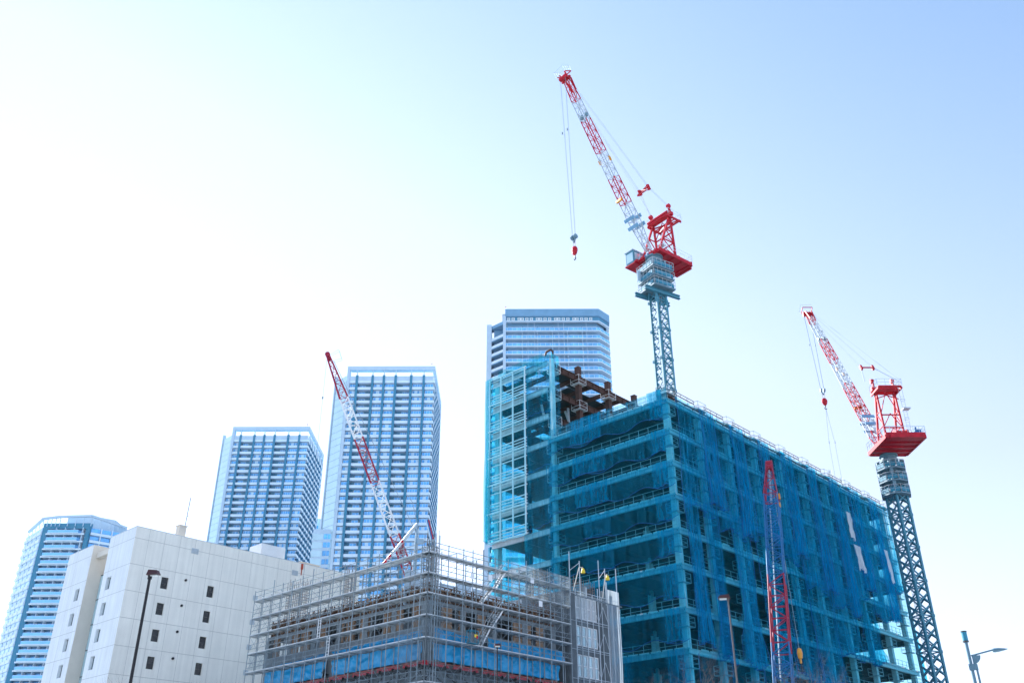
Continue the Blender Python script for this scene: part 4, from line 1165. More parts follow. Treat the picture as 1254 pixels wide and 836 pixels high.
def tower_crane(label, loc, yaw, z_base, z_plat, side, mast_rot, jib_foot, jib_tip, hook_z, plat, segs, collars, cab, hook_x=None, beams=False, sling=0.0, frame_h=7.4, frame_w=1.7):
    """local frame: +x = jib direction, origin on the mast axis at ground level"""
    t = thing("tower_crane", label, "tower crane", loc, yaw)
    rd = random.Random(int(z_plat))
    # mast
    tk = 1.4 if side > 1.8 else 1.1
    ca, sa = math.cos(mast_rot), math.sin(mast_rot)
    def mr(x, y): return (x * ca - y * sa, x * sa + y * ca)
    h = side / 2; ztop = z_plat - 1.4
    m = MB()
    cs = [mr(sx * h, sy * h) for sx, sy in ((-1, -1), (1, -1), (1, 1), (-1, 1))]
    for c in cs: m.beam((*c, z_base), (*c, ztop), .30, .30, up=(ca, sa, 0))
    n = int((ztop - z_base) / 1.55); dz = (ztop - z_base) / n
    for i in range(n):
        z = z_base + i * dz
        for k in range(4):
            a, b = cs[k], cs[(k + 1) % 4]; mid = ((a[0] + b[0]) / 2, (a[1] + b[1]) / 2)
            m.beam((*a, z + .1), (*mid, z + dz * .52), .13 * tk, .13 * tk); m.beam((*b, z + .1), (*mid, z + dz * .52), .13 * tk, .13 * tk)
            m.beam((*a, z + dz - .05), (*mid, z + dz * .52), .11 * tk, .11 * tk); m.beam((*b, z + dz - .05), (*mid, z + dz * .52), .11 * tk, .11 * tk)
            if i % 3 == 0: m.beam((*a, z), (*b, z), .14, .14)
        if i % 3 == 0:
            for c in cs: m.box(c[0] - .21, c[0] + .21, c[1] - .21, c[1] + .21, z - .18, z + .18)
    m.build("mast", M['mast'], t)
    m = MB(); lx, ly = mr(0, h - .2)
    for o in (-.2, .2): m.tube((lx + o, ly, z_base), (lx + o, ly, ztop), .03, 4)
    for i in range(int((ztop - z_base) / .4)): m.tube((lx - .2, ly, z_base + i * .4), (lx + .2, ly, z_base + i * .4), .02, 4)
    m.build("ladder", M['steel'], t)
    # climbing collar with railed platforms
    for (z, r, poly) in collars:
        pts = [mr(r * math.cos(2 * PI * (k + .5) / poly) * (1.414 if poly == 4 else 1), r * math.sin(2 * PI * (k + .5) / poly) * (1.414 if poly == 4 else 1)) for k in range(poly)]
        m = MB(); m.prism(pts, z, z + .22); pl = m.build("platform", M['collar'], t)
        m = MB()
        for k in range(poly):
            a, b = Vector((*pts[k], 0)), Vector((*pts[(k + 1) % poly], 0)); nn = max(2, int((b - a).length / .7))
            for j in range(nn):
                p = a.lerp(b, j / nn); m.tube((p.x, p.y, z + .2), (p.x, p.y, z + 1.35), .035, 4)
            for hh in (.75, 1.33): m.tube((a.x, a.y, z + hh), (b.x, b.y, z + hh), .04, 4)
            c1, c2 = a.lerp(b, .08), a.lerp(b, .92)
            m.beam((c1.x, c1.y, z + .62), (c2.x, c2.y, z + .62), .03, .62, 1)
        m.build("guard_rail", [M['steel'], M['tealrail']], pl)
    zc0, zc1 = collars[-1][0], collars[0][0]
    m = MB()
    for c in cs:
        x, y = c[0] * 1.18, c[1] * 1.18; m.box(x - .22, x + .22, y - .22, y + .22, zc0, z_plat - .9)
    for k in range(4):
        a, b = cs[k], cs[(k + 1) % 4]
        for j in range(3):
            z = zc0 + .4 + j * (zc1 - zc0) / 3; m.beam((a[0] * 1.18, a[1] * 1.18, z), (b[0] * 1.18, b[1] * 1.18, z + 1.2), .16)
            m.beam((b[0] * 1.18, b[1] * 1.18, z), (a[0] * 1.18, a[1] * 1.18, z + 1.2), .16)
    m.build("climbing_frame", M['collar'], t)
    if beams:
        m = MB()
        for o in (-1, 1):
            a, b = mr(-3.1, o * (h + .35)), mr(3.1, o * (h + .35)); m.ibeam((*a, beams), (*b, beams), .4, .6, .07)
        m.build("support_beam", M['mast'], t)
        m = MB(); a = mr(h * 1.2, -h * 1.2); m.box(a[0] - .1, a[0] + 1.5, a[1] - .3, a[1] - .2, collars[1][0] + .3, collars[1][0] + 2.0); m.build("signboard", M['palewall'], t)
    m = MB(); m.lathe([(0, z_plat - 1.4), (1.0, z_plat - 1.4), (1.25, z_plat - 1.1), (1.25, z_plat - .75), (1.05, z_plat - .7), (1.05, z_plat - .3), (1.3, z_plat - .25), (1.3, z_plat), (0, z_plat)], 24)
    m.build("slewing_ring", M['collar'], t, smooth=False)
    # machinery platform
    x0, x1, y0, y1 = plat; zp = z_plat
    m = MB(); m.prism([(x0, y0), (x1 - .4, y0), (x1, y0 + .4), (x1, y1 - .4), (x1 - .4, y1), (x0, y1)], zp, zp + .34)
    m.box(x0, x1 - .3, y0 - .1, y0 + .12, zp - .12, zp + .45); m.box(x0, x1 - .3, y1 - .12, y1 + .1, zp - .12, zp + .45)
    for k in range(5): xx = x0 + .3 + k * (x1 - x0 - .6) / 4; m.box(xx - .12, xx + .12, y0 + .16, y1 - .16, zp - .16, zp)
    m.box(x0 - .12, x0 + .1, y0, y1, zp - .1, zp + .7)
    pf = m.build("machinery_platform", M['red'], t)
    m = MB(); per = [(x1 - .5, y0 - .1), (x0, y0 - .1), (x0, y1 + .1), (x1 - .5, y1 + .1)]
    for a, b in zip(per, per[1:]):
        a = Vector((*a, 0)); b = Vector((*b, 0)); n = int((b - a).length / .8)
        for j in range(n + 1): p = a.lerp(b, j / n); m.tube((p.x, p.y, zp + .6), (p.x, p.y, zp + 1.7), .03, 4)
        for hh in (1.15, 1.68): m.tube((a.x, a.y, zp + hh), (b.x, b.y, zp + hh), .03, 4)
    m.build("guard_rail", M['palewall'], pf)
    if beams:
        m = MB(); m.box(x1, x1 + .03, -.7, .1, zp - .02, zp + .34); m.build("emblem_plate", M['crawlblue'], pf)
        m = MB(); m.box(x1 + .03, x1 + .04, -.45, -.15, zp + .06, zp + .26); m.build("emblem", M['white'], pf)
    # winches, motors
    m = MB(); yc = (y0 + y1) / 2
    for xx, rr in ((x0 + 1.4, .55), (x0 + 3.2, .5)):
        m.tube((xx, yc - .8, zp + 1.0), (xx, yc + .8, zp + 1.0), rr, 12); m.tube((xx, yc - .9, zp + 1.0), (xx, yc - .8, zp + 1.0), rr * 1.4, 12); m.tube((xx, yc + .8, zp + 1.0), (xx, yc + .9, zp + 1.0), rr * 1.4, 12)
        m.box(xx - .5, xx + .5, yc - .85, yc + .85, zp + .34, zp + .6)
    m.build("winch", M['red'], t)
    m = MB(); m.box(x0 + .3, x0 + 1.5, y0 + .3, y0 + 1.2, zp + .34, zp + 1.35); m.tube((x0 + .9, y0 + .75, zp + 1.35), (x0 + .9, y0 + .75, zp + 1.9), .12, 8); m.build("motor", M['crawlblue'], t)
    m = MB(); m.box(x0 - .5, x0 - .13, y0 + .5, y1 - .5, zp - .2, zp + .4); m.build("counterweight", M['red'], t)
    # A-frame
    xt = x1 - 3.6; zt = zp + frame_h; ya, yb = yc - frame_w, yc + frame_w; Y0, Y1 = y0, y1; y0, y1 = yc - frame_w - .35, yc + frame_w + .35
    for y in (ya, yb):
        m = MB(); m.beam((x1 - .7, y, zp + .5), (xt + .15, y, zt), .27, .27, up=(0, 1, 0)); m.build("frame_leg", M['red'], t)
        m = MB(); m.beam((xt - .5, y, zp + .5), (xt - .1, y, zt), .25, .25, up=(0, 1, 0)); m.build("frame_leg", M['red'], t)
        m = MB()
        for f in (.33, .62):
            p = Vector((x1 - .7, y, zp + .5)).lerp(Vector((xt + .15, y, zt)), f); q = Vector((xt - .5, y, zp + .5)).lerp(Vector((xt - .1, y, zt)), f)
            m.beam(p, q, .14)
            r_ = Vector((xt - .5, y, zp + .5)).lerp(Vector((xt - .1, y, zt)), f - .28); m.beam(p, r_, .12)
        m.build("frame_brace", M['red'], t)
    m = MB()
    for f in (.34, .63):
        z = zp + .5 + 6.9 * f; m.beam((xt - .35, ya, z), (xt - .35, yb, z), .16)
    m.beam((xt - .4, ya, zp + .6), (xt - .3, yc, zp + 4.3 * .66), .1); m.beam((xt - .4, yb, zp + .6), (xt - .3, yc, zp + 4.3 * .66), .1)
    m.beam((xt - .35, ya, zp + 2.9), (xt - .3, yc, zp + 5.1), .1); m.beam((xt - .35, yb, zp + 2.9), (xt - .3, yc, zp + 5.1), .1)
    m.beam((xt - .3, ya, zp + 5.0), (xt - .2, yc, zt), .1); m.beam((xt - .3, yb, zp + 5.0), (xt - .2, yc, zt), .1)
    m.build("frame_brace", M['red'], t)
    m = MB(); m.box(xt - 2.1, xt - 1.8, y0, y1, zt, zt + .18); m.box(xt + .6, xt + .9, y0, y1, zt, zt + .18); m.box(xt - 1.1, xt - .95, y0, y1, zt, zt + .14); m.beam((xt - 1.8, y0, zt + .06), (xt - .3, y1, zt + .06), .12); m.beam((xt - .3, y0, zt + .06), (xt - 1.8, y1, zt + .06), .12); m.beam((xt - .3, y0, zt - 1.2), (xt - .3, y1, zt), .12); m.beam((xt - .3, y1, zt - 1.2), (xt - .3, y0, zt), .12); m.box(xt - .3, xt + .3, y0 - .2, y1 + .2, zt + .2, zt + .75)
    m.box(xt - 2.1, xt + .9, y0 - .1, y0 + .1, zt - .3, zt); m.box(xt - 2.1, xt + .9, y1 - .1, y1 + .1, zt - .3, zt)
    hd = m.build("frame_head", M['red'], t)
    m = MB()
    for y in (y0 + .2, y1 - .2):
        m.beam((xt - .1, y, zt + .6), (xt + .2, y, zt + 1.9), .22, .4); m.tube((xt + .2, y - .22, zt + 1.9), (xt + .2, y + .22, zt + 1.9), .35, 12)
    m.tube((xt + .8, y0, zt + .5), (xt + .8, y1, zt + .5), .22, 8)
    m.build("sheave", M['red'], hd)
    m = MB()
    per = [(xt + .8, y0 - .1), (xt - 2.1, y0 - .1), (xt - 2.1, y1 + .1), (xt + .8, y1 + .1)]
    for a, b in zip(per, per[1:]):
        a = Vector((*a, 0)); b = Vector((*b, 0)); n = max(2, int((b - a).length / .9))
        for j in range(n + 1): p = a.lerp(b, j / n); m.tube((p.x, p.y, zt + .2), (p.x, p.y, zt + 1.25), .03, 4)
        for hh in (.7, 1.23): m.tube((a.x, a.y, zt + hh), (b.x, b.y, zt + hh), .03, 4)
    m.build("guard_rail", M['palewall'], hd)
    m = MB(); lx_ = xt - 1.9
    for o in (-.25, .25): m.tube((lx_, y0 + .2 + o, zp + .4), (lx_, y0 + .2 + o, zt), .03, 4)
    for i in range(17): m.tube((lx_, y0 - .05, zp + .6 + i * .4), (lx_, y0 + .45, zp + .6 + i * .4), .02, 4)
    for i in range(4): m.lathe([(.4, zp + 2 + i * 1.5), (.4, zp + 2.06 + i * 1.5)], 8, (lx_, y0 + .2))
    m.box(lx_ - .5, lx_ + .5, y0 - .5, y0 + .5, zp + 5.0, zp + 5.15)
    m.build("access_ladder", M['steel'], t)
    y0, y1 = Y0, Y1
    # cab
    if cab:
        cx0, cx1, cy0, cy1 = cab
        m = MB(); m.box(cx0 - .3, cx1 + .1, cy0 - .2, cy1 + .2, zp - .3, zp - .1); m.box(x1 - 2.5, cx1, cy1, y0 + .1, zp - .1, zp + .15); m.build("cab_bracket", M['red'], t)
        m = MB(); m.prism([(cx0, cy0), (cx1, cy0), (cx1, cy1), (cx0, cy1)], zp - .1, zp + 2.1); cb = m.build("cab", M['mast'], t)
        m = MB(); m.box(cx1, cx1 + .04, cy0 + .15, cy1 - .15, zp + .25, zp + 1.8); m.box(cx0 + .3, cx1 - .2, cy1, cy1 + .04, zp + .6, zp + 1.8); m.box(cx0 + .3, cx1 - .2, cy0 - .04, cy0, zp + .6, zp + 1.8); m.build("window", M['paneglass'], cb)
        m = MB(); m.box(cx0 - .1, cx1 + .2, cy0 - .1, cy1 + .1, zp + 2.1, zp + 2.2); m.build("roof", M['palewall'], cb)
    # jib in sections, alternately red and white
    F = Vector((jib_foot[0], yc, jib_foot[1])); T = Vector((jib_tip[0], yc, jib_tip[1])); D = (T - F).normalized()
    right = Vector((0, 1, 0)); upv = right.cross(D); upv = upv if upv.x < 0 else -upv     # towards the A-frame
    W0, W1 = Vector((1.35, 1.3)), Vector((1.05, 1.0)); pts = [0] + [s for s, _ in segs]
    for i, (s, col) in enumerate(segs):
        m = MB(); a = pts[i]
        w = lambda f: (Vector((.9, .35)).lerp(W0, f / .1) if f < .1 else (W0.lerp(W1, (f - .1) / .8) if f < .9 else W1.lerp(Vector((.75, .6)), (f - .9) / .1)))
        lattice(m, F.lerp(T, a), F.lerp(T, s), w(a), w(s), right, upv, max(2, round((s - a) * (T - F).length / 1.2)), .085 if col == 'red' else .08, .045)
        m.build("jib_section", M['red'] if col == 'red' else M['cranewhite'], t)
    # jib furniture
    m = MB(); c = F.lerp(T, .16) + upv * .1
    for k in range(2): p = F.lerp(T, .14 + .045 * k); m.beam(p - right * 1.0 + upv * .8, p + right * 1.0 + upv * .8, .55, .12, up=tuple(upv))
    for k in range(2): p = F.lerp(T, .14 + .045 * k); m.beam(p - right * 1.1 - upv * .8, p + right * .9 - upv * .8, .5, .1, up=tuple(upv))
    m.build("jib_walkway", M['soffit'], t)
    m = MB(); p = F.lerp(T, .295); m.beam(p - right * .9 - upv * .75, p + right * .3 - upv * .95, .3, .4); m.build("jib_stop", M['orange'], t)
    for q1, q2 in ((-.7, -.5), (.6, .5)):
        m = MB(); p = F.lerp(T, .52) + right * q1 + upv * q2; m.beam(p - D * .35, p + D * .35, .25); m.build("jib_stop", M['orange'], t)
    m = MB()
    for s_ in (-1, 1): p = F.lerp(T, .78) + right * .45 * s_; m.box(p.x - .22, p.x + .22, p.y - .22, p.y + .22, p.z - .3, p.z + .3)
    m.build("jib_lamp", M['collar'], t)
    # jib head
    m = MB(); Hd = T
    m.beam(Hd - right * .9, Hd + right * .9, .3, .45); m.beam(Hd - right * .55, Hd - right * .55 + D * 1.1 - upv * .3, .16); m.beam(Hd + right * .55, Hd + right * .55 + D * 1.1 - upv * .3, .16)
    m.tube(Hd - right * .7 - upv * .5 + D * .3, Hd + right * .7 - upv * .5 + D * .3, .34, 12)
    q = Hd + D * .9
    for s_ in (-.9, .9): m.beam(q + right * s_ - upv * .6, q + right * s_ + upv * .8, .12)
    m.beam(q - right * .9 + upv * .8, q + right * .9 + upv * .8, .12)
    jh = m.build("jib_head", M['red'], t)
    m = MB()
    for s_ in (-1.0, 1.0):
        for k in range(4): b0_ = q + right * s_ + upv * (-.7 + .5 * k); m.tube(b0_, b0_ + D * .9, .03, 4)
        m.tube(q + right * s_ - upv * .7 + D * .9, q + right * s_ + upv * .8 + D * .9, .03, 4)
    m.tube(q - right * 1.0 - upv * .7 + D * .9, q + right * 1.0 - upv * .7 + D * .9, .03, 4); m.tube(q - right * 1.0 + upv * .8 + D * .9, q + right * 1.0 + upv * .8 + D * .9, .03, 4)
    m.build("guard_rail", M['palewall'], jh)
    m = MB(); p = F.lerp(T, .93) + upv * .6
    for s_ in (-.4, .4): m.beam(p + right * s_, T + right * s_ * 1.4 + upv * .5, .2)
    m.build("tip_stay", M['red'], t)
    # luffing ropes through a floating bridle
    A = [Vector((xt + .2, y, zt + 1.9)) for y in (y0 + .2, y1 - .2)]
    Pt = F.lerp(T, .95) + upv * .65
    br = (A[0] + A[1]) / 2; br = br.lerp(Pt, .18)
    m = MB()
    for s_, a in ((-.9, A[0]), (.9, A[1])):
        for o in (-.08, .08): m.tube(a + right * o, br + right * (s_ + o), .022, 4)
        for o in (-.1, .1): m.tube(br + right * (s_ + o), Pt + right * (s_ * .4 + o), .026, 4)
    m.tube(A[0] + upv * .3, Pt + upv * .35 - right * .4, .02, 4)
    m.build("luffing_rope", M['rope'], t)
    m = MB(); m.tube(br - right * 1.1, br + right * 1.1, .12, 8)
    for s_ in (-.9, .9): m.beam(br + right * s_ - D * .5, br + right * s_ + D * .4, .3, .45)
    if beams:
        for s_ in (-.9, .9): m.beam(br + right * s_ - D * .5, br + right * s_ - D * .5 - upv * 1.0, .12); m.beam(br + right * s_ - D * .4 - upv * 1.0, br - right * s_ + D * .3, .1)
        m.beam(br - right * .9 - D * .5 - upv * 1.0, br + right * .9 - D * .5 - upv * 1.0, .14)
    m.build("bridle", M['red'], t)
    # hoist ropes and hook block
    hx = hook_x if hook_x is not None else T.x - .4
    m = MB()
    for s_ in (-.55, .55):
        top = T - upv * .6 + right * s_ + D * .3
        for o in (-.05, .05): m.tube((top.x + o, top.y, top.z), (hx + o, yc + s_ * .5, hook_z + 2.2), .02, 4)
        m.tube((top.x, top.y, (top.z * 2 + hook_z) / 3), (top.x, top.y, (top.z * 2 + hook_z) / 3 - .35), .1, 6)
    m.build("hoist_rope", M['rope'], t)
    m = MB(); m.tube((hx, yc - .42, hook_z + 2.2), (hx, yc - .16, hook_z + 2.2), .36, 10); m.tube((hx, yc + .16, hook_z + 2.2), (hx, yc + .42, hook_z + 2.2), .36, 10)
    m.beam((hx, yc - .3, hook_z + 2.1), (hx, yc, hook_z + 1.3), .16); m.beam((hx, yc + .3, hook_z + 2.1), (hx, yc, hook_z + 1.3), .16)
    m.build("pulley_block", M['collar'], t)
    m = MB(); m.lathe([(0, .65), (.3, .6), (.48, .3), (.5, 0), (.38, -.45), (.15, -.75), (0, -.8)], 14)
    for v_i in range(len(m.v)): x_, y_, z_ = m.v[v_i]; m.v[v_i] = (hx + x_ * .75, yc + y_, hook_z + z_)
    m.tube((hx, yc - .15, hook_z + .6), (hx, yc - .25, hook_z + 2.1), .025, 4); m.tube((hx, yc + .15, hook_z + .6), (hx, yc + .25, hook_z + 2.1), .025, 4)
    hk = m.build("hook_block", M['red'], t, smooth=False)
    m = MB(); z = hook_z - .8
    m.tube((hx, yc, z + .1), (hx, yc, z - .25), .1, 8)
    m.path([(hx, yc, z - .25), (hx, yc + .18, z - .42), (hx, yc + .12, z - .62), (hx, yc - .1, z - .64), (hx, yc - .2, z - .5)], .07, 6)
    m.build("hook", M['black'], hk)
    if sling:
        m = MB()
        for s_ in (-.9, .9):
            m.tube((hx, yc, hook_z - 1.3), (hx, yc + s_ * .55, hook_z - sling * .45), .025, 4); m.tube((hx, yc + s_ * .55, hook_z - sling * .45), (hx, yc + s_ * .6, hook_z - sling), .022, 4)
            m.tube((hx, yc + s_ * .56, hook_z - sling * .45 - .2), (hx, yc + s_ * .56, hook_z - sling * .45 + .2), .09, 6)
        m.build("sling", M['rope'], t)
    return t

fwd1 = (-VX * math.cos(math.radians(8.5)) + UX * math.sin(math.radians(8.5)))
tower_crane("red and white luffing tower crane rising from the netted frame's near corner", (20.9, 113.09, 0), math.atan2(fwd1.y, fwd1.x),
            50.3, 76.75, 1.65, math.radians(-8), (1.0, 77.6), (16.0, 102.4), 71.5, (-6.0, 1.2, -2.0, 2.0),
            [(.17, 'white'), (.27, 'white'), (.42, 'red'), (.57, 'white'), (.76, 'red'), (.875, 'white'), (1.0, 'red')],
            [(73.95, 1.9, 4), (72.35, 1.9, 4), (70.75, 1.9, 4)], (-.6, 1.6, -4.1, -2.5), hook_x=15.75, beams=70.5)
tower_crane("red and white tower crane on a tall mast at the far right", (55.06, 126.54, 0), math.radians(90.5),
            0, 51.0, 1.95, math.radians(22), (1.2, 52.2), (21.0, 87.2), 69.1, (-6.9, .3, -2.8, 2.8),
            [(.10, 'red'), (.20, 'white'), (.42, 'red'), (.60, 'white'), (.76, 'red'), (.92, 'white'), (1.0, 'red')],
            [(48.4, 2.1, 8), (46.5, 2.1, 8), (44.6, 2.1, 8)], None, hook_x=20.6, sling=17.0, frame_h=8.6, frame_w=1.35)

# crawler crane boom behind the scaffolded building
def crawler(label, base, tip, w, segs, head, cat="crawler crane", rail=True, rc=.13):
    t = thing("crawler_crane", label, cat, (base[0], base[1], 0), math.atan2(tip[1] - base[1], tip[0] - base[0]))
    L = math.hypot(tip[0] - base[0], tip[1] - base[1])
    F = Vector((0, 0, base[2])); T = Vector((L, 0, tip[2])); D = (T - F).normalized(); right = Vector((0, 1, 0)); upv = right.cross(D); upv = upv if upv.z > 0 else -upv
    # undercarriage and house
    for s_ in (-1, 1):
        m = MB()
        prof = [(-3.2, .35), (-2.9, .05), (2.9, .05), (3.2, .35), (3.2, .75), (2.9, 1.05), (-2.9, 1.05), (-3.2, .75)]
        y = 1.9 * s_; n = len(prof)
        m.add([(x, y - .4, z) for x, z in prof] + [(x, y + .4, z) for x, z in prof], [tuple(range(n)), tuple(range(2 * n - 1, n - 1, -1))] + [(i, n + i, n + (i + 1) % n, (i + 1) % n) for i in range(n)])
        m.build("track", M['black'], t)
    m = MB(); m.box(-1.5, 1.5, -1.5, 1.5, .6, 1.2); m.box(-5.0, 1.0, -1.5, 1.5, 1.25, 2.0); m.box(-5.0, -.6, -1.5, 1.5, 2.0, 3.2); m.build("body", M['crawlred'], t)
    m = MB(); m.box(-.4, 1.6, .7, 1.6, 2.0, 3.7); m.build("cab", M['white'], t)
    m = MB(); m.box(-6.0, -5.0, -1.6, 1.6, 1.2, 3.0); m.build("counterweight", M['crawlred'], t)
    pts = [0] + [s for s, _ in segs]
    for i, (s, col) in enumerate(segs):
        a = pts[i]; m = MB(); Lm = (T - F).length
        wf = lambda f: Vector((w, w)) * (.45 + .55 * min(1, f / .1)) if f < .1 else (Vector((w, w)) if f < head else Vector((w, w)).lerp(Vector((w * .35, w * .35)), (f - head) / (1 - head)))
        lattice(m, F.lerp(T, a), F.lerp(T, s), wf(a), wf(s), right, upv, max(2, round((s - a) * Lm / 1.5)), rc, .045)
        m.build("boom_section", M[col] if col != 'cranewhite' else M['white'], t)
    m = MB(); m.beam(T - D * .8, T + D * .5, .35, .4); m.tube(T - right * .25 + D * .3, T + right * .25 + D * .3, .38, 12); m.beam(T - right * .3, T + right * .3, .2); m.build("boom_head", M['crawlred'], t)
    m = MB()
    for s_ in ((-.3, .3) if rail else ()):
        m.tube(T + upv * .5 + right * s_, T + upv * 1.8 + right * s_ + D * .3, .03, 4)
        m.tube(T + upv * 1.8 + right * s_ + D * .3, T + upv * 1.7 + right * s_ - D * 1.3, .03, 4); m.tube(T + upv * .5 + right * s_ - D * 1.2, T + upv * 1.7 + right * s_ - D * 1.3, .03, 4)
    if rail: m.build("guard_rail", M['palewall'], t)
    return t, F, T, D, right, upv

t, F, T, D, right, upv = crawler("leaning red and white lattice boom crane behind the scaffolded building", (-1.12, 121.99, 2.77), (-27.49, 121.99, 65.25), 1.2,
    [(.12, 'crawlred'), (.34, 'cranewhite'), (.50, 'crawlred'), (.56, 'crawlred'), (.68, 'cranewhite'), (.785, 'crawlred'), (.885, 'cranewhite'), (1.0, 'crawlred')], .90)
m = MB(); p = T + D * .3
m.tube(p + right * .2, (p.x + .1, p.y + .2, 18), .022, 4); m.tube((p.x + .05, p.y + .1, 58.5), (p.x + .05, p.y + .1, 58.2), .12, 6); m.build("hoist_rope", M['rope'], t)
m = MB(); m.lathe([(0, 18), (.3, 17.8), (.35, 17.4), (.2, 16.9), (0, 16.8)], 10, (p.x + .1, p.y + .2)); m.build("hook_block", M['crawlred'], t)
m = MB(); a = F + upv * 6 - D * 4
m.tube(F, a, .2, 6); m.tube(a, T + upv * .5 - D * 1.0, .035, 4); m.build("pendant", M['rope'], t)
m = MB(); q = F.lerp(T, .535)
m.tube(q - right * .62 - upv * .05, q - right * .70 - upv * .05, .62, 16); m.build("round_badge", M['cranewhite'], t)
m = MB(); m.beam(F.lerp(T, .505) - right * .6, F.lerp(T, .55) - right * .6, .08, 1.0, up=tuple(right)); m.build("name_panel", M['crawlred'], t)

t, F, T, D, right, upv = crawler("blue and red lattice boom with crimson head in front of the long netted facade", (20.26, 75.32, 2.06), (29.79, 100.69, 39.66), 1.5,
    [(.28, 'crawlblue'), (.33, 'crawlblue'), (.385, 'crawlblue'), (.58, 'crawlred'), (.70, 'crawlblue'), (.865, 'crawlblue'), (1.0, 'crawlred')], .86, rail=False, rc=.065)
m = MB(); m.tube(F.lerp(T, .30) + upv * .25 + right * .2, F.lerp(T, .82) + upv * .2 + right * .2, .065, 8); m.tube(F.lerp(T, .84) + upv * .3, F.lerp(T, .97) + upv * .3, .12, 6); m.build("feed_tube", M['steelblue'], t)
m = MB()
for k in range(2): m.tube(T + right * (-.35 - .02) + D * (.35 - .8 * k), T + right * .35 + D * (.35 - .8 * k), .42, 12)
m.beam(T - D * 2.2 - right * .4, T + D * .4 - right * .3, .2, .5); m.beam(T - D * 2.2 + right * .4, T + D * .4 + right * .3, .2, .5); m.build("sheave_frame", M['crawlred'], t)
m = MB(); c = F.lerp(T, .875); m.box(c.x - .2, c.x + .2, c.y - .95, c.y - .55, c.z - .5, c.z + .1); m.box(c.x - .2, c.x + .2, c.y - .85, c.y - .6, c.z - 1.4, c.z - .9); m.build("winch_box", M['orange'], t)
m = MB(); hz = 18.6
m.tube(T + D * .3, (T.x + .9, T.y - .3, hz + .8), .022, 4); m.build("hoist_rope", M['rope'], t)
m = MB(); m.lathe([(0, hz + .9), (.22, hz + .75), (.3, hz + .3), (.22, hz - .2), (.1, hz - .3), (.12, hz - .7), (0, hz - .75)], 12, (T.x + .9, T.y - .3)); m.build("hook_block", M['orange'], t)
m = MB(); m.tube((T.x + .9, T.y - .3, hz - .7), (T.x + .9, T.y - .3, hz - 1.6), .05, 6); m.build("hook", M['black'], t)

# small derrick on the roof of the scaffolded building
t = thing("roof_derrick", "small grey roof derrick crossing in front of the leaning boom", "derrick", (-10.4, 94.4, 20.76))
m = MB(); m.tube((0, 0, 0), (.35, 0, 10.2), .14, 8, .1); m.tube((.3, 0, 0), (.55, 0, 10.0), .05, 5); m.box(.45, 1.1, -.15, .15, 8.0, 8.5); m.build("mast", M['steelblue'], t)
m = MB(); m.tube((-2.9, -.2, 5.9), (.35, 0, 10.2), .12, 8); m.tube((-2.9, .2, 5.9), (.4, .2, 10.1), .08, 6); m.build("strut", M['steel'], t)
m = MB(); m.tube((-2.9, -.22, 5.88), (-2.2, -.16, 6.8), .15, 8); m.tube((-1.2, -.13, 8.12), (-1.05, -.13, 8.32), .15, 8); m.build("strut_band", M['red'], t)
m = MB(); m.path([(.35, 0, 10.2), (-.3, .2, 12.6), (-.9, .3, 13.4)], .03, 4); m.build("stay", M['rope'], t)
t = thing("furled_banner", "striped blue and red furled banner on a pole above the scaffold corner", "banner", Vector(SO) + VX * 1.0 + UX * 1.0 + Vector((0, 0, 22.6)))
m = MB(); m.tube((0, 0, 0), (-.1, 0, 5.3), .05, 6); m.build("pole", M['steel'], t)
m = MB()
for k in range(3): m.beam((-.5 + .12 * k, -.1, 5.2), (.0 + .12 * k, -.1, 3.4), .12, .12, k)
m.build("cloth", [M['palewall'], M['crawlblue'], M['crawlred']], t)

# ================================================================ STREET LAMPS
def street_lamp(loc, h, label, yaw, headmat, polemat, r=.075, hl=.62, hw=.34):
    t = thing("street_lamp", label, "street lamp", loc, yaw)
    m = MB(); m.tube((0, 0, 0), (0, 0, .5), .14, 12); m.tube((0, 0, .5), (0, 0, h - .12), r, 12, r * .72); m.build("pole", polemat, t, smooth=False)
    m = MB(); m.tube((0, 0, h - .14), (0, 0, h - .04), r * 1.15, 10); m.build("collar", polemat, t)
    m = MB(); z = h
    m.add([(-hl * .25, -hw / 2, z - .05), (hl, -hw / 2, z - .03), (hl, hw / 2, z - .03), (-hl * .25, hw / 2, z - .05),
           (-hl * .16, -hw / 2 + .03, z + .09), (hl * .8, -hw / 2 + .04, z + .07), (hl * .8, hw / 2 - .04, z + .07), (-hl * .16, hw / 2 - .03, z + .09)],
          [(3, 2, 1, 0), (4, 5, 6, 7), (0, 1, 5, 4), (1, 2, 6, 5), (2, 3, 7, 6), (3, 0, 4, 7)])
    hd = m.build("lamp_head", headmat, t)
    m = MB(); m.box(hl * .12, hl * .86, -hw / 2 + .05, hw / 2 - .05, z - .075, z - .045); m.build("lens", M['lens'], hd)
street_lamp((-9.17, 23.26, 0), 7.55, "tall black street lamp in front of the white concrete block", math.radians(-12), M['brownlamp'], M['black'], .048, .24, .2)
street_lamp((-.82, 50, 0), 10.55, "street lamp with dark red head before the scaffold's right face", math.radians(-85), M['brownlamp'], M['black'], .045, .34, .34)
street_lamp((8.1, 35.07, 0), 9.62, "brown street lamp with red head before the blue netting", math.radians(165), M['brownlamp'], mat("brown_pole", (.10, .075, .07), .5, .2, .1, 3), .038, .36, .3)
t = thing("street_lamp", "slim blue grey lamp post with a leaf shaped arm at the far right", "street lamp", (20.62, 43.34, 0), math.radians(-26))
m = MB(); m.tube((0, 0, 0), (0, 0, 9.5), .085, 12, .07); m.tube((.22, 0, 0), (.20, 0, 8.35), .045, 8); m.box(-.11, .26, -.1, .1, 8.25, 8.5); m.build("pole", M['bluepole'], t)
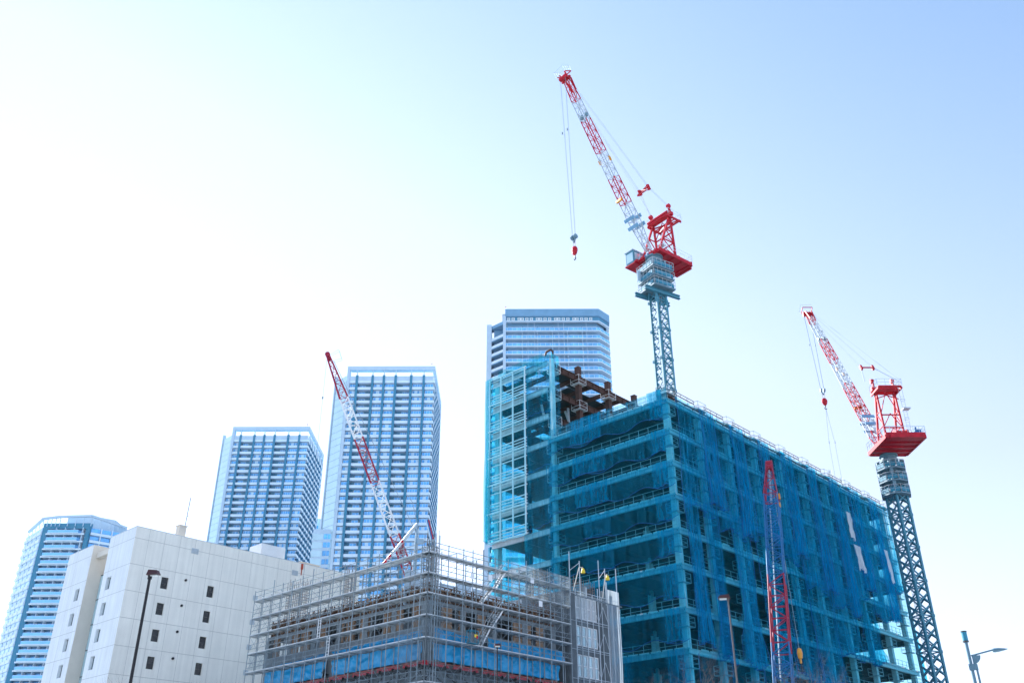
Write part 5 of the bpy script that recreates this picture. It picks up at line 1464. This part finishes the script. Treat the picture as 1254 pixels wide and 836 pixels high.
m = MB(); m.tube((0, 0, 9.5), (0, 0, 9.92), .12, 14); m.build("cap_light", M['tealrail'], t)
m = MB(); m.tube((0, 0, 9.46), (0, 0, 9.52), .135, 14); m.tube((0, 0, 9.9), (0, 0, 9.95), .135, 14); m.build("cap_ring", M['frame_dark'], t)
m = MB(); m.tube((.08, 0, 8.86), (1.05, 0, 9.05), .035, 8); m.build("arm", M['bluepole'], t)
m = MB(); fan = [(.1, 8.86)] + [(.1 + .36 * math.cos(a), 8.86 - .36 * math.sin(a)) for a in [i * PI / 16 for i in range(9)]]
n = len(fan); m.add([(x, -.03, z) for x, z in fan] + [(x, .03, z) for x, z in fan], [tuple(range(n)), tuple(range(2 * n - 1, n - 1, -1))] + [(i, n + i, n + (i + 1) % n, (i + 1) % n) for i in range(n)]); m.build("gusset", M['bluepole'], t)
m = MB(); st = [(1.0, .08, .07), (1.08, .12, .09), (1.25, .125, .08), (1.45, .085, .05), (1.62, .015, .012)]
rows = [[(x, wy * math.cos(k * PI / 5), 9.02 + .03 * (x - 1.0) + hz * math.sin(k * PI / 5)) for k in range(11)] for x, wy, hz in st]
m.grid(rows); m.add([rows[0][k] for k in range(10)], [tuple(range(10))]); m.build("lamp_head", M['bluepole'], t, smooth=True)

# ================================================================ BARE TREES
def bare_tree(loc, h, spread, label, seed, lv=6):
    rnd = random.Random(seed)
    t = thing("bare_tree", label, "tree", loc, 0, "leafless street trees")
    trunk = MB(); twigs = MB()
    def grow(p, d, L, r, n):
        k = 3 if n > 2 else 2; q = p
        for i in range(k):
            d2 = (d + Vector((rnd.uniform(-.16, .16), rnd.uniform(-.16, .16), rnd.uniform(-.02, .14)))).normalized()
            e = q + d2 * (L / k); ra = r * (1 - .3 * i / k); rb = r * (1 - .3 * (i + 1) / k)
            (trunk if n >= lv - 1 else twigs).tube(q, e, ra, 6 if n > 2 else 4, rb, cap=False); q = e; d = d2
            if n > 0 and n < lv - 1 and rnd.random() < .7:
                side = Vector((rnd.uniform(-1, 1), rnd.uniform(-1, 1), rnd.uniform(-.1, .8))).normalized()
                grow(q, (d * .7 + side * .7).normalized(), L * rnd.uniform(.45, .7), rb * .55, n - 2 if n > 1 else 0)
        if n > 0:
            for i in range(rnd.choice((2, 3, 3))):
                side = Vector((rnd.uniform(-1, 1), rnd.uniform(-1, 1), rnd.uniform(-.1, .5))).normalized()
                grow(q, (d * .95 + side * spread).normalized(), L * rnd.uniform(.66, .84), rb * .66, n - 1)
    grow(Vector((0, 0, 0)), Vector((0, 0, 1)), h * .30, h * .017, lv)
    zs = [v[2] for v in twigs.v]; f = h / max(zs)
    for mb in (trunk, twigs): mb.v = [(x * f, y * f, z * f) for x, y, z in mb.v]
    trunk.build("trunk", M['bark'], t, smooth=True); twigs.build("crown", M['bark'], t)
bare_tree((-14.0, 42.8, 0), 8.2, .62, "bare tree whose twig tips show below the white concrete block", 11)
bare_tree((-12.4, 46.5, 0), 8.3, .55, "bare tree at the foot of the scaffold's left end", 12)
bare_tree((8.1, 39.2, 0), 8.6, .75, "bare brown tree beside the brown lamp, before the netting", 13)
bare_tree((10.6, 38.4, 0), 8.2, .7, "bare brown tree right of the brown lamp, by the crane boom", 14)
bare_tree((5.2, 41.5, 0), 8.0, .7, "bare brown tree left of the brown lamp, below the frame's corner", 15)
